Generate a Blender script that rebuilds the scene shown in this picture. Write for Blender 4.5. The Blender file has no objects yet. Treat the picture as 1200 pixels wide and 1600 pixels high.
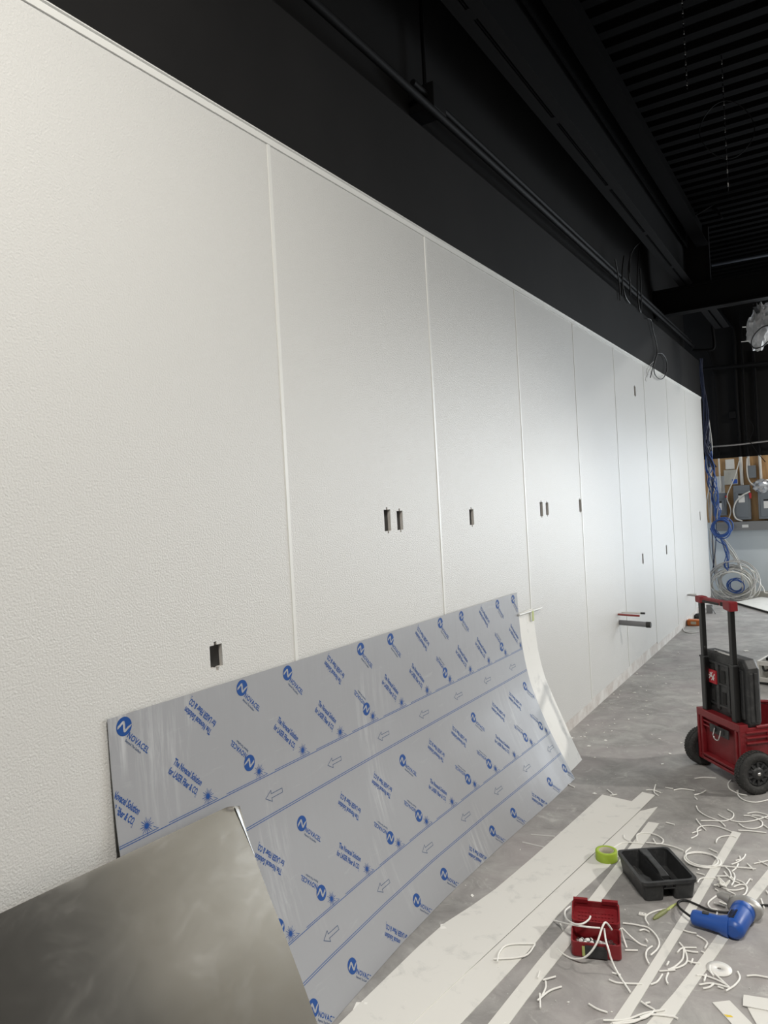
import bpy, bmesh, math, random
from mathutils import Vector, Matrix

sc = bpy.context.scene
COL = sc.collection
random.seed(7)

# ------------------------------------------------------------------ camera
# world: X = distance from the white wall, Y = along the wall (away), Z = up
F_PX = 1147.94
CAM = Vector((1.77675, 0.0, 1.71016))
FWD = Vector((-0.53078866, 0.84748955, -0.00498575))
RGT = Vector((0.84638133, 0.52977349, -0.05457745))
UPV = Vector((0.0436125, 0.03318894, 0.99849709))
cam = bpy.data.cameras.new('camera')
cam.sensor_fit = 'HORIZONTAL'; cam.sensor_width = 36.0
cam.lens = F_PX / 1200 * 36
cam.clip_start = 0.05; cam.clip_end = 200
co = bpy.data.objects.new('camera', cam); COL.objects.link(co)
co.matrix_world = Matrix(((RGT.x, UPV.x, -FWD.x, CAM.x), (RGT.y, UPV.y, -FWD.y, CAM.y),
                          (RGT.z, UPV.z, -FWD.z, CAM.z), (0, 0, 0, 1)))
sc.camera = co

# ------------------------------------------------------------------ view, world, lights
vs = sc.view_settings
vs.view_transform = 'Standard'; vs.look = 'None'; vs.gamma = 1.0
vs.use_curve_mapping = False
vs.exposure = 0.0
w = bpy.data.worlds.new('world'); sc.world = w; w.use_nodes = True
bg = w.node_tree.nodes['Background']
bg.inputs[0].default_value = (0.75, 0.86, 1.0, 1); bg.inputs[1].default_value = 1.0

def area(name, loc, aim, sx, sy, power, color):
    l = bpy.data.lights.new(name, 'AREA'); l.shape = 'RECTANGLE'; l.size = sx; l.size_y = sy
    l.energy = power; l.color = color
    o = bpy.data.objects.new(name, l); COL.objects.link(o)
    o.location = loc
    o.rotation_euler = (Vector(aim) - Vector(loc)).to_track_quat('-Z', 'Y').to_euler()
    return o
# daylight through the storefront glazing in the far wall
area('daylight_far', (6.0, 12.80, 2.5), (6.0, 0, 2.2), 4.7, 3.2, 450, (0.88, 0.945, 1.0))
area('daylight_door', (2.0, 12.82, 1.35), (2.0, 0, 1.2), 1.15, 2.5, 82, (0.87, 0.94, 1.0))
WORK = (5.4, 5.9, 3.75); WORK_W = 600        # hung flood lamp
LAMPS = [(2.3, 0.5), (6.2, 1.5), (2.8, 6.5), (6.2, 8.5), (3.2, 11.2)]  # last one is unseen, added to brighten the far end
LAMP_W = [190, 40, 12, 36, 85]
LAMP_COL = (1.0, 0.962, 0.90)

# ------------------------------------------------------------------ helpers
def ray(x, y): return FWD + RGT * ((x - 600) / F_PX) - UPV * ((y - 800) / F_PX)
def hit(x, y, ax, val):
    v = ray(x, y); return CAM + v * ((val - CAM[ax]) / v[ax])
def fl(x, y, z=0.0): return hit(x, y, 2, z)       # point of the floor (or a height) seen at a photo position
def wl(x, y, X=0.0): return hit(x, y, 0, X)       # point of the white wall
def yp(x, y, Y): return hit(x, y, 1, Y)           # point of a plane across the room

class MB:
    def __init__(s): s.v = []; s.f = []; s.smooth = set()
    def add(s, vs_, fs, smooth=False):
        n = len(s.v); s.v += [tuple(v) for v in vs_]
        for f in fs:
            if smooth: s.smooth.add(len(s.f))
            s.f.append(tuple(i + n for i in f))
        return s
    def box(s, x0, y0, z0, x1, y1, z1, m=None):
        vs_ = [Vector(p) for p in ((x0, y0, z0), (x1, y0, z0), (x1, y1, z0), (x0, y1, z0), (x0, y0, z1), (x1, y0, z1), (x1, y1, z1), (x0, y1, z1))]
        if m is not None: vs_ = [m @ v for v in vs_]
        return s.add(vs_, [(3, 2, 1, 0), (4, 5, 6, 7), (0, 1, 5, 4), (1, 2, 6, 5), (2, 3, 7, 6), (3, 0, 4, 7)])
    def loft(s, rings, cap=True, closed=False, smooth=False, wrap=True):
        n = len(rings[0]); vs_ = [p for r in rings for p in r]; fs = []
        R = len(rings)
        for i in range(R if closed else R - 1):
            j = (i + 1) % R
            for k in range(n if wrap else n - 1):
                l = (k + 1) % n
                fs.append((i * n + k, i * n + l, j * n + l, j * n + k))
        s.add(vs_, fs, smooth)
        if cap and not closed and wrap:
            a = [rings[0][k] for k in range(n)]; b = [rings[-1][k] for k in range(n)]
            s.add(a, [tuple(reversed(range(n)))]); s.add(b, [tuple(range(n))])
        return s
    def tube(s, pts, r, n=6, closed=False, smooth=True):
        pts = [Vector(p) for p in pts]
        rr = r if isinstance(r, (list, tuple)) else [r] * len(pts)
        T = []
        N = len(pts)
        for i in range(N):
            a = pts[(i - 1) % N] if (closed or i > 0) else pts[i]
            b = pts[(i + 1) % N] if (closed or i < N - 1) else pts[i]
            t = (b - a); T.append(t.normalized() if t.length > 1e-9 else Vector((0, 0, 1)))
        ref = Vector((0, 0, 1)) if abs(T[0].z) < .9 else Vector((1, 0, 0))
        nv = (ref - T[0] * ref.dot(T[0])).normalized(); rings = []
        for i in range(N):
            nv = nv - T[i] * nv.dot(T[i])
            nv = nv.normalized() if nv.length > 1e-6 else T[i].orthogonal().normalized()
            bv = T[i].cross(nv)
            rings.append([pts[i] + (nv * math.cos(2 * math.pi * k / n) + bv * math.sin(2 * math.pi * k / n)) * rr[i] for k in range(n)])
        return s.loft(rings, cap=True, closed=closed, smooth=smooth)
    def lathe(s, prof, m, n=24, smooth=True, closed=False):
        rings = [[m @ Vector((r * math.cos(2 * math.pi * k / n), r * math.sin(2 * math.pi * k / n), z)) for k in range(n)] for r, z in prof]
        return s.loft(rings, cap=not closed, closed=closed, smooth=smooth)
    def prism(s, poly, z0, z1, m=None):
        m = m or Matrix.Identity(4)
        a = [m @ Vector((x, y, z0)) for x, y in poly]; b = [m @ Vector((x, y, z1)) for x, y in poly]
        return s.loft([a, b])
    def grid(s, fn, nu, nv, smooth=True):
        vs_ = [fn(i / nu, j / nv) for i in range(nu + 1) for j in range(nv + 1)]
        fs = [(i * (nv + 1) + j, (i + 1) * (nv + 1) + j, (i + 1) * (nv + 1) + j + 1, i * (nv + 1) + j + 1) for i in range(nu) for j in range(nv)]
        return s.add(vs_, fs, smooth)

def obj(name, mb, mat, parent=None, fix=True):
    me = bpy.data.meshes.new(name)
    me.from_pydata(mb.v, [], mb.f)
    if fix:
        bm = bmesh.new(); bm.from_mesh(me); bmesh.ops.recalc_face_normals(bm, faces=bm.faces); bm.to_mesh(me); bm.free()
    if mb.smooth:
        me.polygons.foreach_set('use_smooth', [i in mb.smooth for i in range(len(me.polygons))])
    mats = mat if isinstance(mat, list) else [mat]
    for m in mats: me.materials.append(m)
    me.update()
    o = bpy.data.objects.new(name, me); COL.objects.link(o)
    if parent is not None: o.parent = parent
    return o
def tag(o, label, cat, group=None):
    o['label'] = label; o['category'] = cat
    if group: o['group'] = group
    return o
def thing(name, label, cat, loc=(0, 0, 0), group=None, rot=None):
    o = bpy.data.objects.new(name, None); COL.objects.link(o); o.location = loc
    if rot is not None: o.rotation_euler = rot
    o.empty_display_size = .1
    return tag(o, label, cat, group)
def struct(o): o['kind'] = 'structure'; return o
def bevel(o, wd, seg=2):
    m = o.modifiers.new('bevel', 'BEVEL'); m.width = wd; m.segments = seg; m.limit_method = 'ANGLE'; m.angle_limit = math.radians(40)
    return o
def catmull(pts, k=6, closed=False):
    P = [Vector(p) for p in pts]
    if len(P) < 3 and not closed: return [P[0].lerp(P[1], i / 3) for i in range(4)]
    n = len(P); out = []
    for i in range(n if closed else n - 1):
        g = (lambda j: P[j % n]) if closed else (lambda j: P[max(0, min(n - 1, j))])
        a, b, c, d = g(i - 1), g(i), g(i + 1), g(i + 2)
        for q in range(k):
            t = q / k
            out.append(.5 * ((2 * b) + (c - a) * t + (2 * a - 5 * b + 4 * c - d) * t * t + (3 * b - a - 3 * c + d) * t ** 3))
    if not closed: out.append(P[-1])
    return out

# ------------------------------------------------------------------ materials
def mat(name, color=(.5, .5, .5), rough=.5, metal=0.0, spec=.5, **kw):
    m = bpy.data.materials.new(name); m.use_nodes = True
    b = m.node_tree.nodes['Principled BSDF']
    b.inputs['Base Color'].default_value = (*color, 1); b.inputs['Roughness'].default_value = rough
    b.inputs['Metallic'].default_value = metal; b.inputs['Specular IOR Level'].default_value = spec
    for k, v in kw.items():
        b.inputs[k.replace('_', ' ')].default_value = v
    return m
def nodes(m): return m.node_tree.nodes, m.node_tree.links, m.node_tree.nodes['Principled BSDF']
def noise(m, scale, detail=4, rough=.55, coord='Object', stretch=None, dist=0.0):
    N, L, b = nodes(m)
    tc = N.new('ShaderNodeTexCoord'); n = N.new('ShaderNodeTexNoise')
    n.inputs['Scale'].default_value = scale; n.inputs['Detail'].default_value = detail
    n.inputs['Roughness'].default_value = rough; n.inputs['Distortion'].default_value = dist
    if stretch:
        mp = N.new('ShaderNodeMapping'); mp.inputs['Scale'].default_value = stretch
        L.new(tc.outputs[coord], mp.inputs[0]); L.new(mp.outputs[0], n.inputs['Vector'])
    else: L.new(tc.outputs[coord], n.inputs['Vector'])
    return n.outputs['Fac']
def ramp(m, src, stops):
    N, L, b = nodes(m); r = N.new('ShaderNodeValToRGB'); L.new(src, r.inputs[0])
    e = r.color_ramp.elements
    while len(e) < len(stops): e.new(.5)
    for el, (p, c) in zip(e, stops): el.position = p; el.color = (*c, 1) if len(c) == 3 else c
    return r.outputs[0]
def mix(m, fac, a, b_, mode='MIX'):
    N, L, b = nodes(m); x = N.new('ShaderNodeMix'); x.data_type = 'RGBA'; x.blend_type = mode
    for inp, val in ((x.inputs[0], fac), (x.inputs[6], a), (x.inputs[7], b_)):
        if hasattr(val, 'is_output'): L.new(val, inp)
        else: inp.default_value = val if isinstance(val, (int, float)) else (*val, 1)
    return x.outputs[2]
def bump(m, src, strength=.3, dist=.002):
    N, L, b = nodes(m); n = N.new('ShaderNodeBump'); n.inputs['Strength'].default_value = strength
    n.inputs['Distance'].default_value = dist; L.new(src, n.inputs['Height']); L.new(n.outputs[0], b.inputs['Normal'])
def setin(m, key, src): N, L, b = nodes(m); L.new(src, b.inputs[key])
G = lambda v: (v, v, v)

M = {}
M['frp'] = mat('white_pebbled_panel', (.575, .57, .548), .36, spec=.32)
bump(M['frp'], noise(M['frp'], 165, 2, .5), .75, .003)
M['frp_trim'] = mat('white_trim', (.66, .66, .63), .35)
M['frp_back'] = mat('white_sheet_back', (.74, .74, .70), .6)
setin(M['frp_back'], 'Base Color', mix(M['frp_back'], ramp(M['frp_back'], noise(M['frp_back'], 9, 6, .65, dist=.4), [(.56, G(0)), (.82, G(1))]), (.70, .69, .65), (.46, .46, .44)))
M['drywall'] = mat('raw_drywall', (.7, .66, .6), .85)
setin(M['drywall'], 'Base Color', mix(M['drywall'], ramp(M['drywall'], noise(M['drywall'], 5, 7, .7), [(.4, G(0)), (.6, G(1))]), (.60, .585, .555), (.46, .42, .385)))
M['black'] = mat('black_paint', (.012, .0117, .0117), .75, spec=.1)
setin(M['black'], 'Base Color', ramp(M['black'], noise(M['black'], 1.2, 5, .6), [(.3, (.0098, .0095, .0094)), (.7, (.0135, .0130, .0128))]))
M['black_metal'] = mat('black_painted_steel', (.009, .009, .0095), .6, spec=.08)
bump(M['black_metal'], noise(M['black_metal'], 40, 3), .15, .001)
M['deck'] = mat('black_painted_deck', (.0030, .0030, .0032), .8, spec=.03)
bump(M['deck'], noise(M['deck'], 30, 3), .1, .001)
m = M['concrete'] = mat('dusty_concrete', (.2, .2, .19), .75, spec=.3)
big = ramp(m, noise(m, .9, 6, .62, dist=.3), [(.32, (.24, .234, .224)), (.5, (.315, .308, .296)), (.68, (.40, .39, .372))])
mid = ramp(m, noise(m, 5.5, 8, .68, dist=.5), [(.30, G(.62)), (.5, G(.98)), (.72, G(1.42))])
c1 = mix(m, .8, big, mid, 'MULTIPLY')
tint = mix(m, ramp(m, noise(m, 1.7, 4, .5), [(.45, G(0)), (.65, G(.55))]), c1, (.35, .318, .316))
dust = ramp(m, noise(m, 7, 9, .75, dist=.9), [(.58, G(0)), (.70, G(.6))])
c2 = mix(m, dust, tint, (.58, .57, .54))
spk = ramp(m, noise(m, 75, 3, .6), [(.70, G(0)), (.75, G(.7))])
c3 = mix(m, spk, c2, (.6, .6, .57))
setin(m, 'Base Color', c3)
setin(m, 'Roughness', ramp(m, noise(m, 2.5, 5, .6), [(.3, G(.5)), (.7, G(.8))]))
bump(m, noise(m, 60, 6, .65), .25, .002)
M['film'] = mat('grey_protective_film', (.27, .285, .315), .4, spec=.4)
setin(M['film'], 'Base Color', mix(M['film'], ramp(M['film'], noise(M['film'], 14, 6, .7, stretch=(1, .35, 2.5), dist=.6), [(.60, G(0)), (.80, G(.45))]), (.30, .305, .318), (.42, .43, .44)))
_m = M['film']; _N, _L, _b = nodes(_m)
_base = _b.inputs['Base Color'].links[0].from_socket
_zone = ramp(_m, noise(_m, 1.55, 2, .5, stretch=(1, 1.6, .8)), [(.58, G(0)), (.70, G(1))])  # pale streaks: wrinkle glare painted into the film colour, along with scuffs
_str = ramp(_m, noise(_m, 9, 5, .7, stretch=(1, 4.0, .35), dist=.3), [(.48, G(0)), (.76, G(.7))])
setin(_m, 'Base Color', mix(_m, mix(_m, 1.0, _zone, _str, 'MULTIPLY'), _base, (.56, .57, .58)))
bump(M['film'], noise(M['film'], 7, 3, .5, stretch=(1, 2.2, .35)), .22, .006)
setin(M['film'], 'Roughness', ramp(M['film'], noise(M['film'], 3, 4, .6, stretch=(1, 2, .5)), [(.4, G(.38)), (.7, G(.5))]))
M['print'] = mat('blue_print', (.006, .055, .23), .6, spec=.3)
M['print_line'] = mat('blue_print_line', (.02, .075, .24), .6, spec=.3)
M['print_grey'] = mat('grey_print', (.05, .08, .16), .6, spec=.3)
m = M['steel'] = mat('bare_steel', (.50, .485, .455), .26, 1.0)
bump(m, noise(m, 2.2, 1, .4, stretch=(1, 1, .4)), .06, .02)
setin(m, 'Roughness', ramp(m, noise(m, 6, 6, .7, stretch=(1, 1, 1.5), dist=.5), [(.35, G(.17)), (.55, G(.19)), (.80, G(.26))]))
setin(M['steel'], 'Base Color', mix(M['steel'], ramp(M['steel'], noise(M['steel'], 11, 6, .75, stretch=(1, 1.6, 1), dist=.8), [(.60, G(0)), (.80, G(.5))]), (.50, .485, .455), (.66, .65, .62)))
M['steel_film'] = mat('peeling_clear_film', (.85, .86, .86), .15, 0.6)
M['galv'] = mat('galvanised_box', (.42, .41, .40), .35, .9)
M['dark'] = mat('dark_void', (.02, .02, .02), .9)
M['pvc_grey'] = mat('grey_pvc', (.20, .205, .215), .45)
M['copper'] = mat('red_pipe', (.30, .05, .045), .45)
M['white_pl'] = mat('white_plastic', (.78, .77, .73), .4)
M['offcut'] = mat('white_offcut', (.82, .81, .77), .45)
m = M['red'] = mat('red_plastic', (.21, .014, .019), .42)
setin(m, 'Base Color', mix(m, ramp(m, noise(m, 16, 7, .7), [(.5, G(0)), (.78, G(.5))]), (.205, .012, .017), (.28, .075, .075)))
m = M['darkplastic'] = mat('dark_grey_plastic', (.035, .036, .037), .5)
setin(m, 'Base Color', mix(m, ramp(m, noise(m, 22, 7, .7), [(.5, G(0)), (.8, G(.6))]), (.03, .031, .032), (.11, .11, .108)))
M['blackgloss'] = mat('black_anodised', (.008, .008, .008), .28)
M['rubber'] = mat('black_rubber', (.03, .029, .028), .75)
setin(M['rubber'], 'Base Color', mix(M['rubber'], ramp(M['rubber'], noise(M['rubber'], 90, 4, .7), [(.52, G(0)), (.7, G(.6))]), (.03, .03, .029), (.12, .115, .108)))
M['chrome'] = mat('bright_metal', (.7, .69, .67), .25, 1.0)
M['blue'] = mat('blue_plastic', (.018, .085, .36), .38)
M['alu'] = mat('cast_aluminium', (.42, .41, .39), .45, .6)
M['green'] = mat('lime_tape', (.34, .47, .04), .5)
M['green_pale'] = mat('pale_green_tape', (.42, .47, .16), .55)
M['cardcore'] = mat('card_core', (.45, .42, .33), .8)
M['olive'] = mat('olive_plastic', (.22, .24, .10), .55)
M['orange'] = mat('orange_plastic', (.50, .13, .02), .5)
M['far_white'] = mat('pale_blue_white_paint', (.66, .72, .75), .7)
m = M['ply'] = mat('plywood', (.48, .30, .14), .65)
setin(m, 'Base Color', ramp(m, noise(m, 3, 5, .6, stretch=(6, 1, .8), dist=.6), [(.3, (.36, .20, .085)), (.6, (.52, .32, .145)), (.8, (.60, .40, .20))]))
M['panel_grey'] = mat('panel_grey', (.17, .19, .21), .5)
M['beige'] = mat('beige_metal', (.50, .49, .43), .5)
M['gutter'] = mat('gutter_grey', (.22, .225, .23), .5)
M['paper'] = mat('paper', (.78, .78, .76), .8)
M['cable_blue'] = mat('blue_cable', (.035, .10, .34), .45)
M['cable_dark'] = mat('dark_blue_cable', (.012, .018, .05), .5)
M['cable_grey'] = mat('grey_cable', (.48, .47, .45), .5)
M['cable_white'] = mat('white_cable', (.72, .71, .66), .5)
M['cord'] = mat('black_cord', (.010, .010, .010), .5)
M['lamp'] = mat('lamp_diffuser', (.9, .9, .9), .5)
_b = M['lamp'].node_tree.nodes['Principled BSDF']; _b.inputs['Emission Color'].default_value = (*LAMP_COL, 1); _b.inputs['Emission Strength'].default_value = 6
M['glass'] = mat('window_glass', (.9, .95, .95), .02, 0, .5, Transmission_Weight=1.0, IOR=1.45)
m = M['plastic_wrap'] = mat('clear_plastic_wrap', (.80, .80, .80), .18, 0, .6, Transmission_Weight=.55, IOR=1.2)
M['foil'] = mat('crumpled_foil', (.55, .56, .58), .3, .8)
M['red_tag'] = mat('red_tag', (.45, .02, .03), .5)
M['label_blue'] = mat('blue_label', (.03, .10, .45), .5)
M['yellow'] = mat('yellow_mark', (.75, .55, .05), .6)

# ------------------------------------------------------------------ room shell
P = 1.2192; T0 = 2.1575; TEND = 12.067; HT = 3.121
RX = 9.0; YB = -5.0; YF = 12.92; ZC = 5.0
f = MB().box(-1.5, YB - .2, -.15, RX + .2, YF + .25, 0.0)
struct(obj('floor', f, M['concrete']))
# corrugated deck, ribs run away from the white wall
cp = []
y = YB - .1
while y < YF + .2:
    cp += [(y, ZC + .045), (y + .075, ZC + .045), (y + .095, ZC), (y + .185, ZC)]; y += .2032
cm = MB(); n = len(cp)
cm.add([(-1.5, a, b) for a, b in cp] + [(RX + .2, a, b) for a, b in cp], [(i, i + 1, n + i + 1, n + i) for i in range(n - 1)])
struct(obj('ceiling', cm, M['deck'], fix=False))

# cut-outs for electrical boxes: centre (along, up), size
BOXES = [  # (px, py, width, height, label)
    (338, 1025, .056, .074, 'open galvanised outlet box above the film-covered sheet, nearest to the camera'),
    (605.5, 813, .056, .098, 'left one of the nearer pair of open outlet boxes in the second white panel'),
    (625, 813, .054, .090, 'right one of the nearer pair of open outlet boxes in the second white panel'),
    (737, 808, .056, .088, 'single open outlet box in the middle of the third white panel'),
    (846, 795.5, .056, .098, 'left one of the farther, narrower looking pair of outlet boxes'),
    (855, 795, .054, .088, 'right one of the farther, narrower looking pair of outlet boxes'),
    (906.5, 790, .056, .098, 'dark outlet box cut right at the seam between two white panels'),
    (992, 611, .07, .10, 'high outlet box close under the black fascia'),
    (1004.5, 873, .06, .10, 'low outlet box left of the other low one, above the grey pipe stub'),
    (1041.5, 859, .06, .10, 'low outlet box right of and beyond the one above the grey pipe'),
    (1094, 806, .06, .12, 'faint outlet box at the far end of the white wall'),
]
holes = []
for (px_, py_, bw, bh, lab) in BOXES:
    c = wl(px_, py_); holes.append((c.y, c.z, bw, bh))
def hole_rects(h):
    y, z, bw, bh = h
    return [(y - bw / 2, z - bh / 2, y + bw / 2, z + bh / 2), (y - .008, z + bh / 2 - .002, y + .004, z + bh / 2 + .011), (y - .004, z - bh / 2 - .011, y + .008, z - bh / 2 + .002)]
def plate(y0, z0, y1, z1, x0, x1, rects):
    ys = {y0, y1}; zs = {z0, z1}
    rects = [r for r in rects if r[2] > y0 and r[0] < y1 and r[3] > z0 and r[1] < z1]
    for r in rects:
        for k in (0, 2): ys.add(min(max(r[k], y0), y1))
        for k in (1, 3): zs.add(min(max(r[k], z0), z1))
    ys = sorted(ys); zs = sorted(zs); mb = MB()
    def solid(i, j):
        if i < 0 or j < 0 or i >= len(ys) - 1 or j >= len(zs) - 1: return False
        cy = (ys[i] + ys[i + 1]) / 2; cz = (zs[j] + zs[j + 1]) / 2
        return not any(r[0] < cy < r[2] and r[1] < cz < r[3] for r in rects)
    for i in range(len(ys) - 1):
        for j in range(len(zs) - 1):
            if not solid(i, j): continue
            a, b, c, d = ys[i], ys[i + 1], zs[j], zs[j + 1]
            mb.add([(x1, a, c), (x1, b, c), (x1, b, d), (x1, a, d)], [(0, 1, 2, 3)])
            mb.add([(x0, a, c), (x0, b, c), (x0, b, d), (x0, a, d)], [(3, 2, 1, 0)])
            if not solid(i - 1, j): mb.add([(x0, a, c), (x1, a, c), (x1, a, d), (x0, a, d)], [(0, 1, 2, 3)])
            if not solid(i + 1, j): mb.add([(x0, b, c), (x1, b, c), (x1, b, d), (x0, b, d)], [(3, 2, 1, 0)])
            if not solid(i, j - 1): mb.add([(x0, a, c), (x1, a, c), (x1, b, c), (x0, b, c)], [(3, 2, 1, 0)])
            if not solid(i, j + 1): mb.add([(x0, a, d), (x1, a, d), (x1, b, d), (x0, b, d)], [(0, 1, 2, 3)])
    return mb
RECTS = [r for h in holes for r in hole_rects(h)]
PIPES = [(wl(968, 972.5), .024), (wl(965.5, 960), .009), (wl(972, 957), .008), (wl(1074, 929.5), .010), (wl(1077, 928.5), .008)]
wall_left = struct(obj('wall_left', plate(YB, 0, TEND, HT + .012, -.016, -.003, RECTS), M['drywall'], fix=False))
# board behind the cavity and the end cap of the wall
struct(obj('wall_left_back', MB().box(-.20, YB, 0, -.10, TEND - .02, HT + .01).box(-.10, TEND - .02, 0, -.003, TEND, HT + .01), M['drywall']))
seams = [T0 + k * P for k in range(-6, 8)]
edges = [YB] + seams + [TEND]
for i in range(len(edges) - 1):
    zb = .085 + .012 * ((i * 7) % 3)
    p_ = plate(edges[i] + .0015, zb, edges[i + 1] - .0015, HT - .004, -.003, 0.0, RECTS)
    o = obj('wall_panel', p_, M['frp'], wall_left, fix=False)
for k, sy in enumerate(seams):
    s_ = MB().prism([(sy - .010, .0), (sy - .008, .0030), (sy + .008, .0030), (sy + .010, .0)], 0, 1, Matrix(((0, 1, 0, 0), (1, 0, 0, 0), (0, 0, HT - .12, .10), (0, 0, 0, 1))))
    obj('seam_strip', s_, M['frp_trim'], wall_left)
cap = MB().prism([(-.003, HT - .022), (.005, HT - .020), (.006, HT + .002), (.011, HT + .006), (.011, HT + .010), (-.003, HT + .012)], YB, TEND, Matrix(((1, 0, 0, 0), (0, 0, 1, 0), (0, 1, 0, 0), (0, 0, 0, 1))))
obj('top_cap_strip', cap, M['frp_trim'], wall_left)
# black wall above: fascia, ledge, set-back upper wall
ZF = 3.685
struct(obj('wall_left_fascia', MB().box(-.26, YB, HT + .012, 0, TEND, ZF), M['black']))
struct(obj('wall_left_upper', MB().box(-.40, YB, ZF, -.20, TEND + .05, ZC), M['black']))
struct(obj('wall_alcove', MB().box(-1.5, TEND - .02, 0, -1.38, YF, ZC), M['far_white']))
# far wall: pale paint below, black above, storefront opening to the right
ZK = 2.215
fw = MB().box(-1.5, YF, 0, 1.4, YF + .15, ZK).box(2.6, YF, 0, 3.6, YF + .15, ZK)
wall_far = struct(obj('wall_far', fw, M['far_white']))
struct(obj('wall_far_upper', MB().box(-1.5, YF - .004, ZK, 1.4, YF + .15, ZC).box(1.4, YF - .004, 2.65, 2.6, YF + .15, ZC).box(2.6, YF - .004, ZK, 3.6, YF + .15, ZC).box(3.6, YF, 4.2, RX, YF + .15, ZC), M['black']))
struct(obj('wall_far_side', MB().box(8.4, YF, 0, RX, YF + .15, 4.2).box(3.6, YF, 0, 8.4, YF + .15, .85), M['far_white']))
struct(obj('baseboard_far', MB().box(-1.38, YF - .018, 0, 1.4, YF, .085).box(2.6, YF - .018, 0, 3.6, YF, .085), M['beige']))
dr1 = struct(obj('door_1', MB().box(1.46, YF + .05, .10, 2.54, YF + .058, 2.58), M['glass']))
obj('door_frame', MB().box(1.4, YF + .02, 0, 1.46, YF + .10, 2.65).box(2.54, YF + .02, 0, 2.6, YF + .10, 2.65).box(1.46, YF + .02, 2.58, 2.54, YF + .10, 2.65).box(1.46, YF + .02, 0, 2.54, YF + .10, .10), M['black_metal'], dr1)
obj('push_bar', MB().tube([(1.5, YF - .01, 1.05), (2.5, YF - .01, 1.05)], .015, 8), M['chrome'], dr1)
win = struct(obj('window_1', MB().box(3.62, YF + .05, .86, 8.38, YF + .058, 4.18), M['glass']))
for i in range(5):
    x = 3.63 + i * 1.185
    obj('mullion', MB().box(x - .03, YF + .01, .85, x + .03, YF + .10, 4.2), M['black_metal'], win)
obj('transom', MB().box(3.6, YF + .01, 2.9, 8.4, YF + .10, 2.96), M['black_metal'], win)
# right wall, unseen, tones split to shape the steel's reflection; wall behind the camera
struct(obj('wall_right_far', MB().box(RX, 7.35, 0, RX + .15, YF + .15, ZC), mat('tan_wall_paint', (.31, .275, .22), .8)))
struct(obj('wall_right', MB().box(RX, YB, 0, RX + .15, 7.35, ZC), mat('brown_grey_wall_paint', (.135, .125, .112), .8)))
struct(obj('wall_back', MB().box(-.4, YB - .15, 0, RX + .15, YB, ZC), mat('tan_wall_paint', (.30, .27, .23), .8)))

# electrical boxes in the cut-outs
for (px_, py_, bw, bh, lab), (hy, hz, _, _) in zip(BOXES, holes):
    t = thing('outlet_box', lab, 'outlet box', (-.017, hy, hz), 'open outlet boxes in the white wall')
    y0, y1, z0, z1, dp = -bw / 2 - .004, bw / 2 + .004, -bh / 2 - .012, bh / 2 + .012, -.052
    shell = MB()
    shell.box(dp - .002, y0, z0, dp, y1, z1).box(dp, y0 - .002, z0, -.001, y0, z1).box(dp, y1, z0, -.001, y1 + .002, z1)
    shell.box(dp, y0, z0 - .002, -.001, y1, z0).box(dp, y0, z1, -.001, y1, z1 + .002)
    obj('shell', shell, M['galv'], t)
    obj('mounting_ear', MB().box(-.006, -.008, bh / 2 + .001, -.003, .008, bh / 2 + .011), M['dark'], t)
    obj('mounting_ear', MB().box(-.006, -.008, -bh / 2 - .011, -.003, .008, -bh / 2 - .001), M['dark'], t)
    if bh < .095 and px_ < 900:
        obj('coiled_wire', MB().tube(catmull([(-.045, -.01, -.02), (-.02, -.014, 0), (-.03, -.008, .025), (-.045, .006, .028)]), .002, 5), M['cable_white'], t)

# pipe stubs
def stub(name, c, r, ln, m_, label, cat, end=None, drop=0.0):
    o = thing(name, label, cat, c)
    obj('pipe', MB().tube([(0.0005, 0, 0), (ln, 0, -drop)], r, 14), m_, o)
    if end: obj('end_cap', MB().tube([(ln - .035, 0, -drop), (ln + .004, 0, -drop)], r * 1.12, 14), end, o)
    return o
stub('drain_pipe', PIPES[0][0], .024, .27, M['pvc_grey'], 'thick grey plastic drain stub sticking out of the white wall', 'pipe', M['rubber'], .012)
stub('supply_pipe', PIPES[1][0], .009, .19, M['copper'], 'thin red supply pipe above the thick grey stub', 'pipe', None, .008)
stub('supply_pipe', PIPES[2][0], .008, .20, M['white_pl'], 'thin white supply pipe just above the red one', 'pipe', M['rubber'], .002)
stub('supply_pipe', PIPES[3][0], .010, .16, M['galv'], 'thin grey pipe at the wall behind the red cart handle', 'pipe', None, .02)
stub('supply_pipe', PIPES[4][0], .008, .09, M['white_pl'], 'short pale pipe beside the thin grey one at the far wall end', 'pipe')

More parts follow.
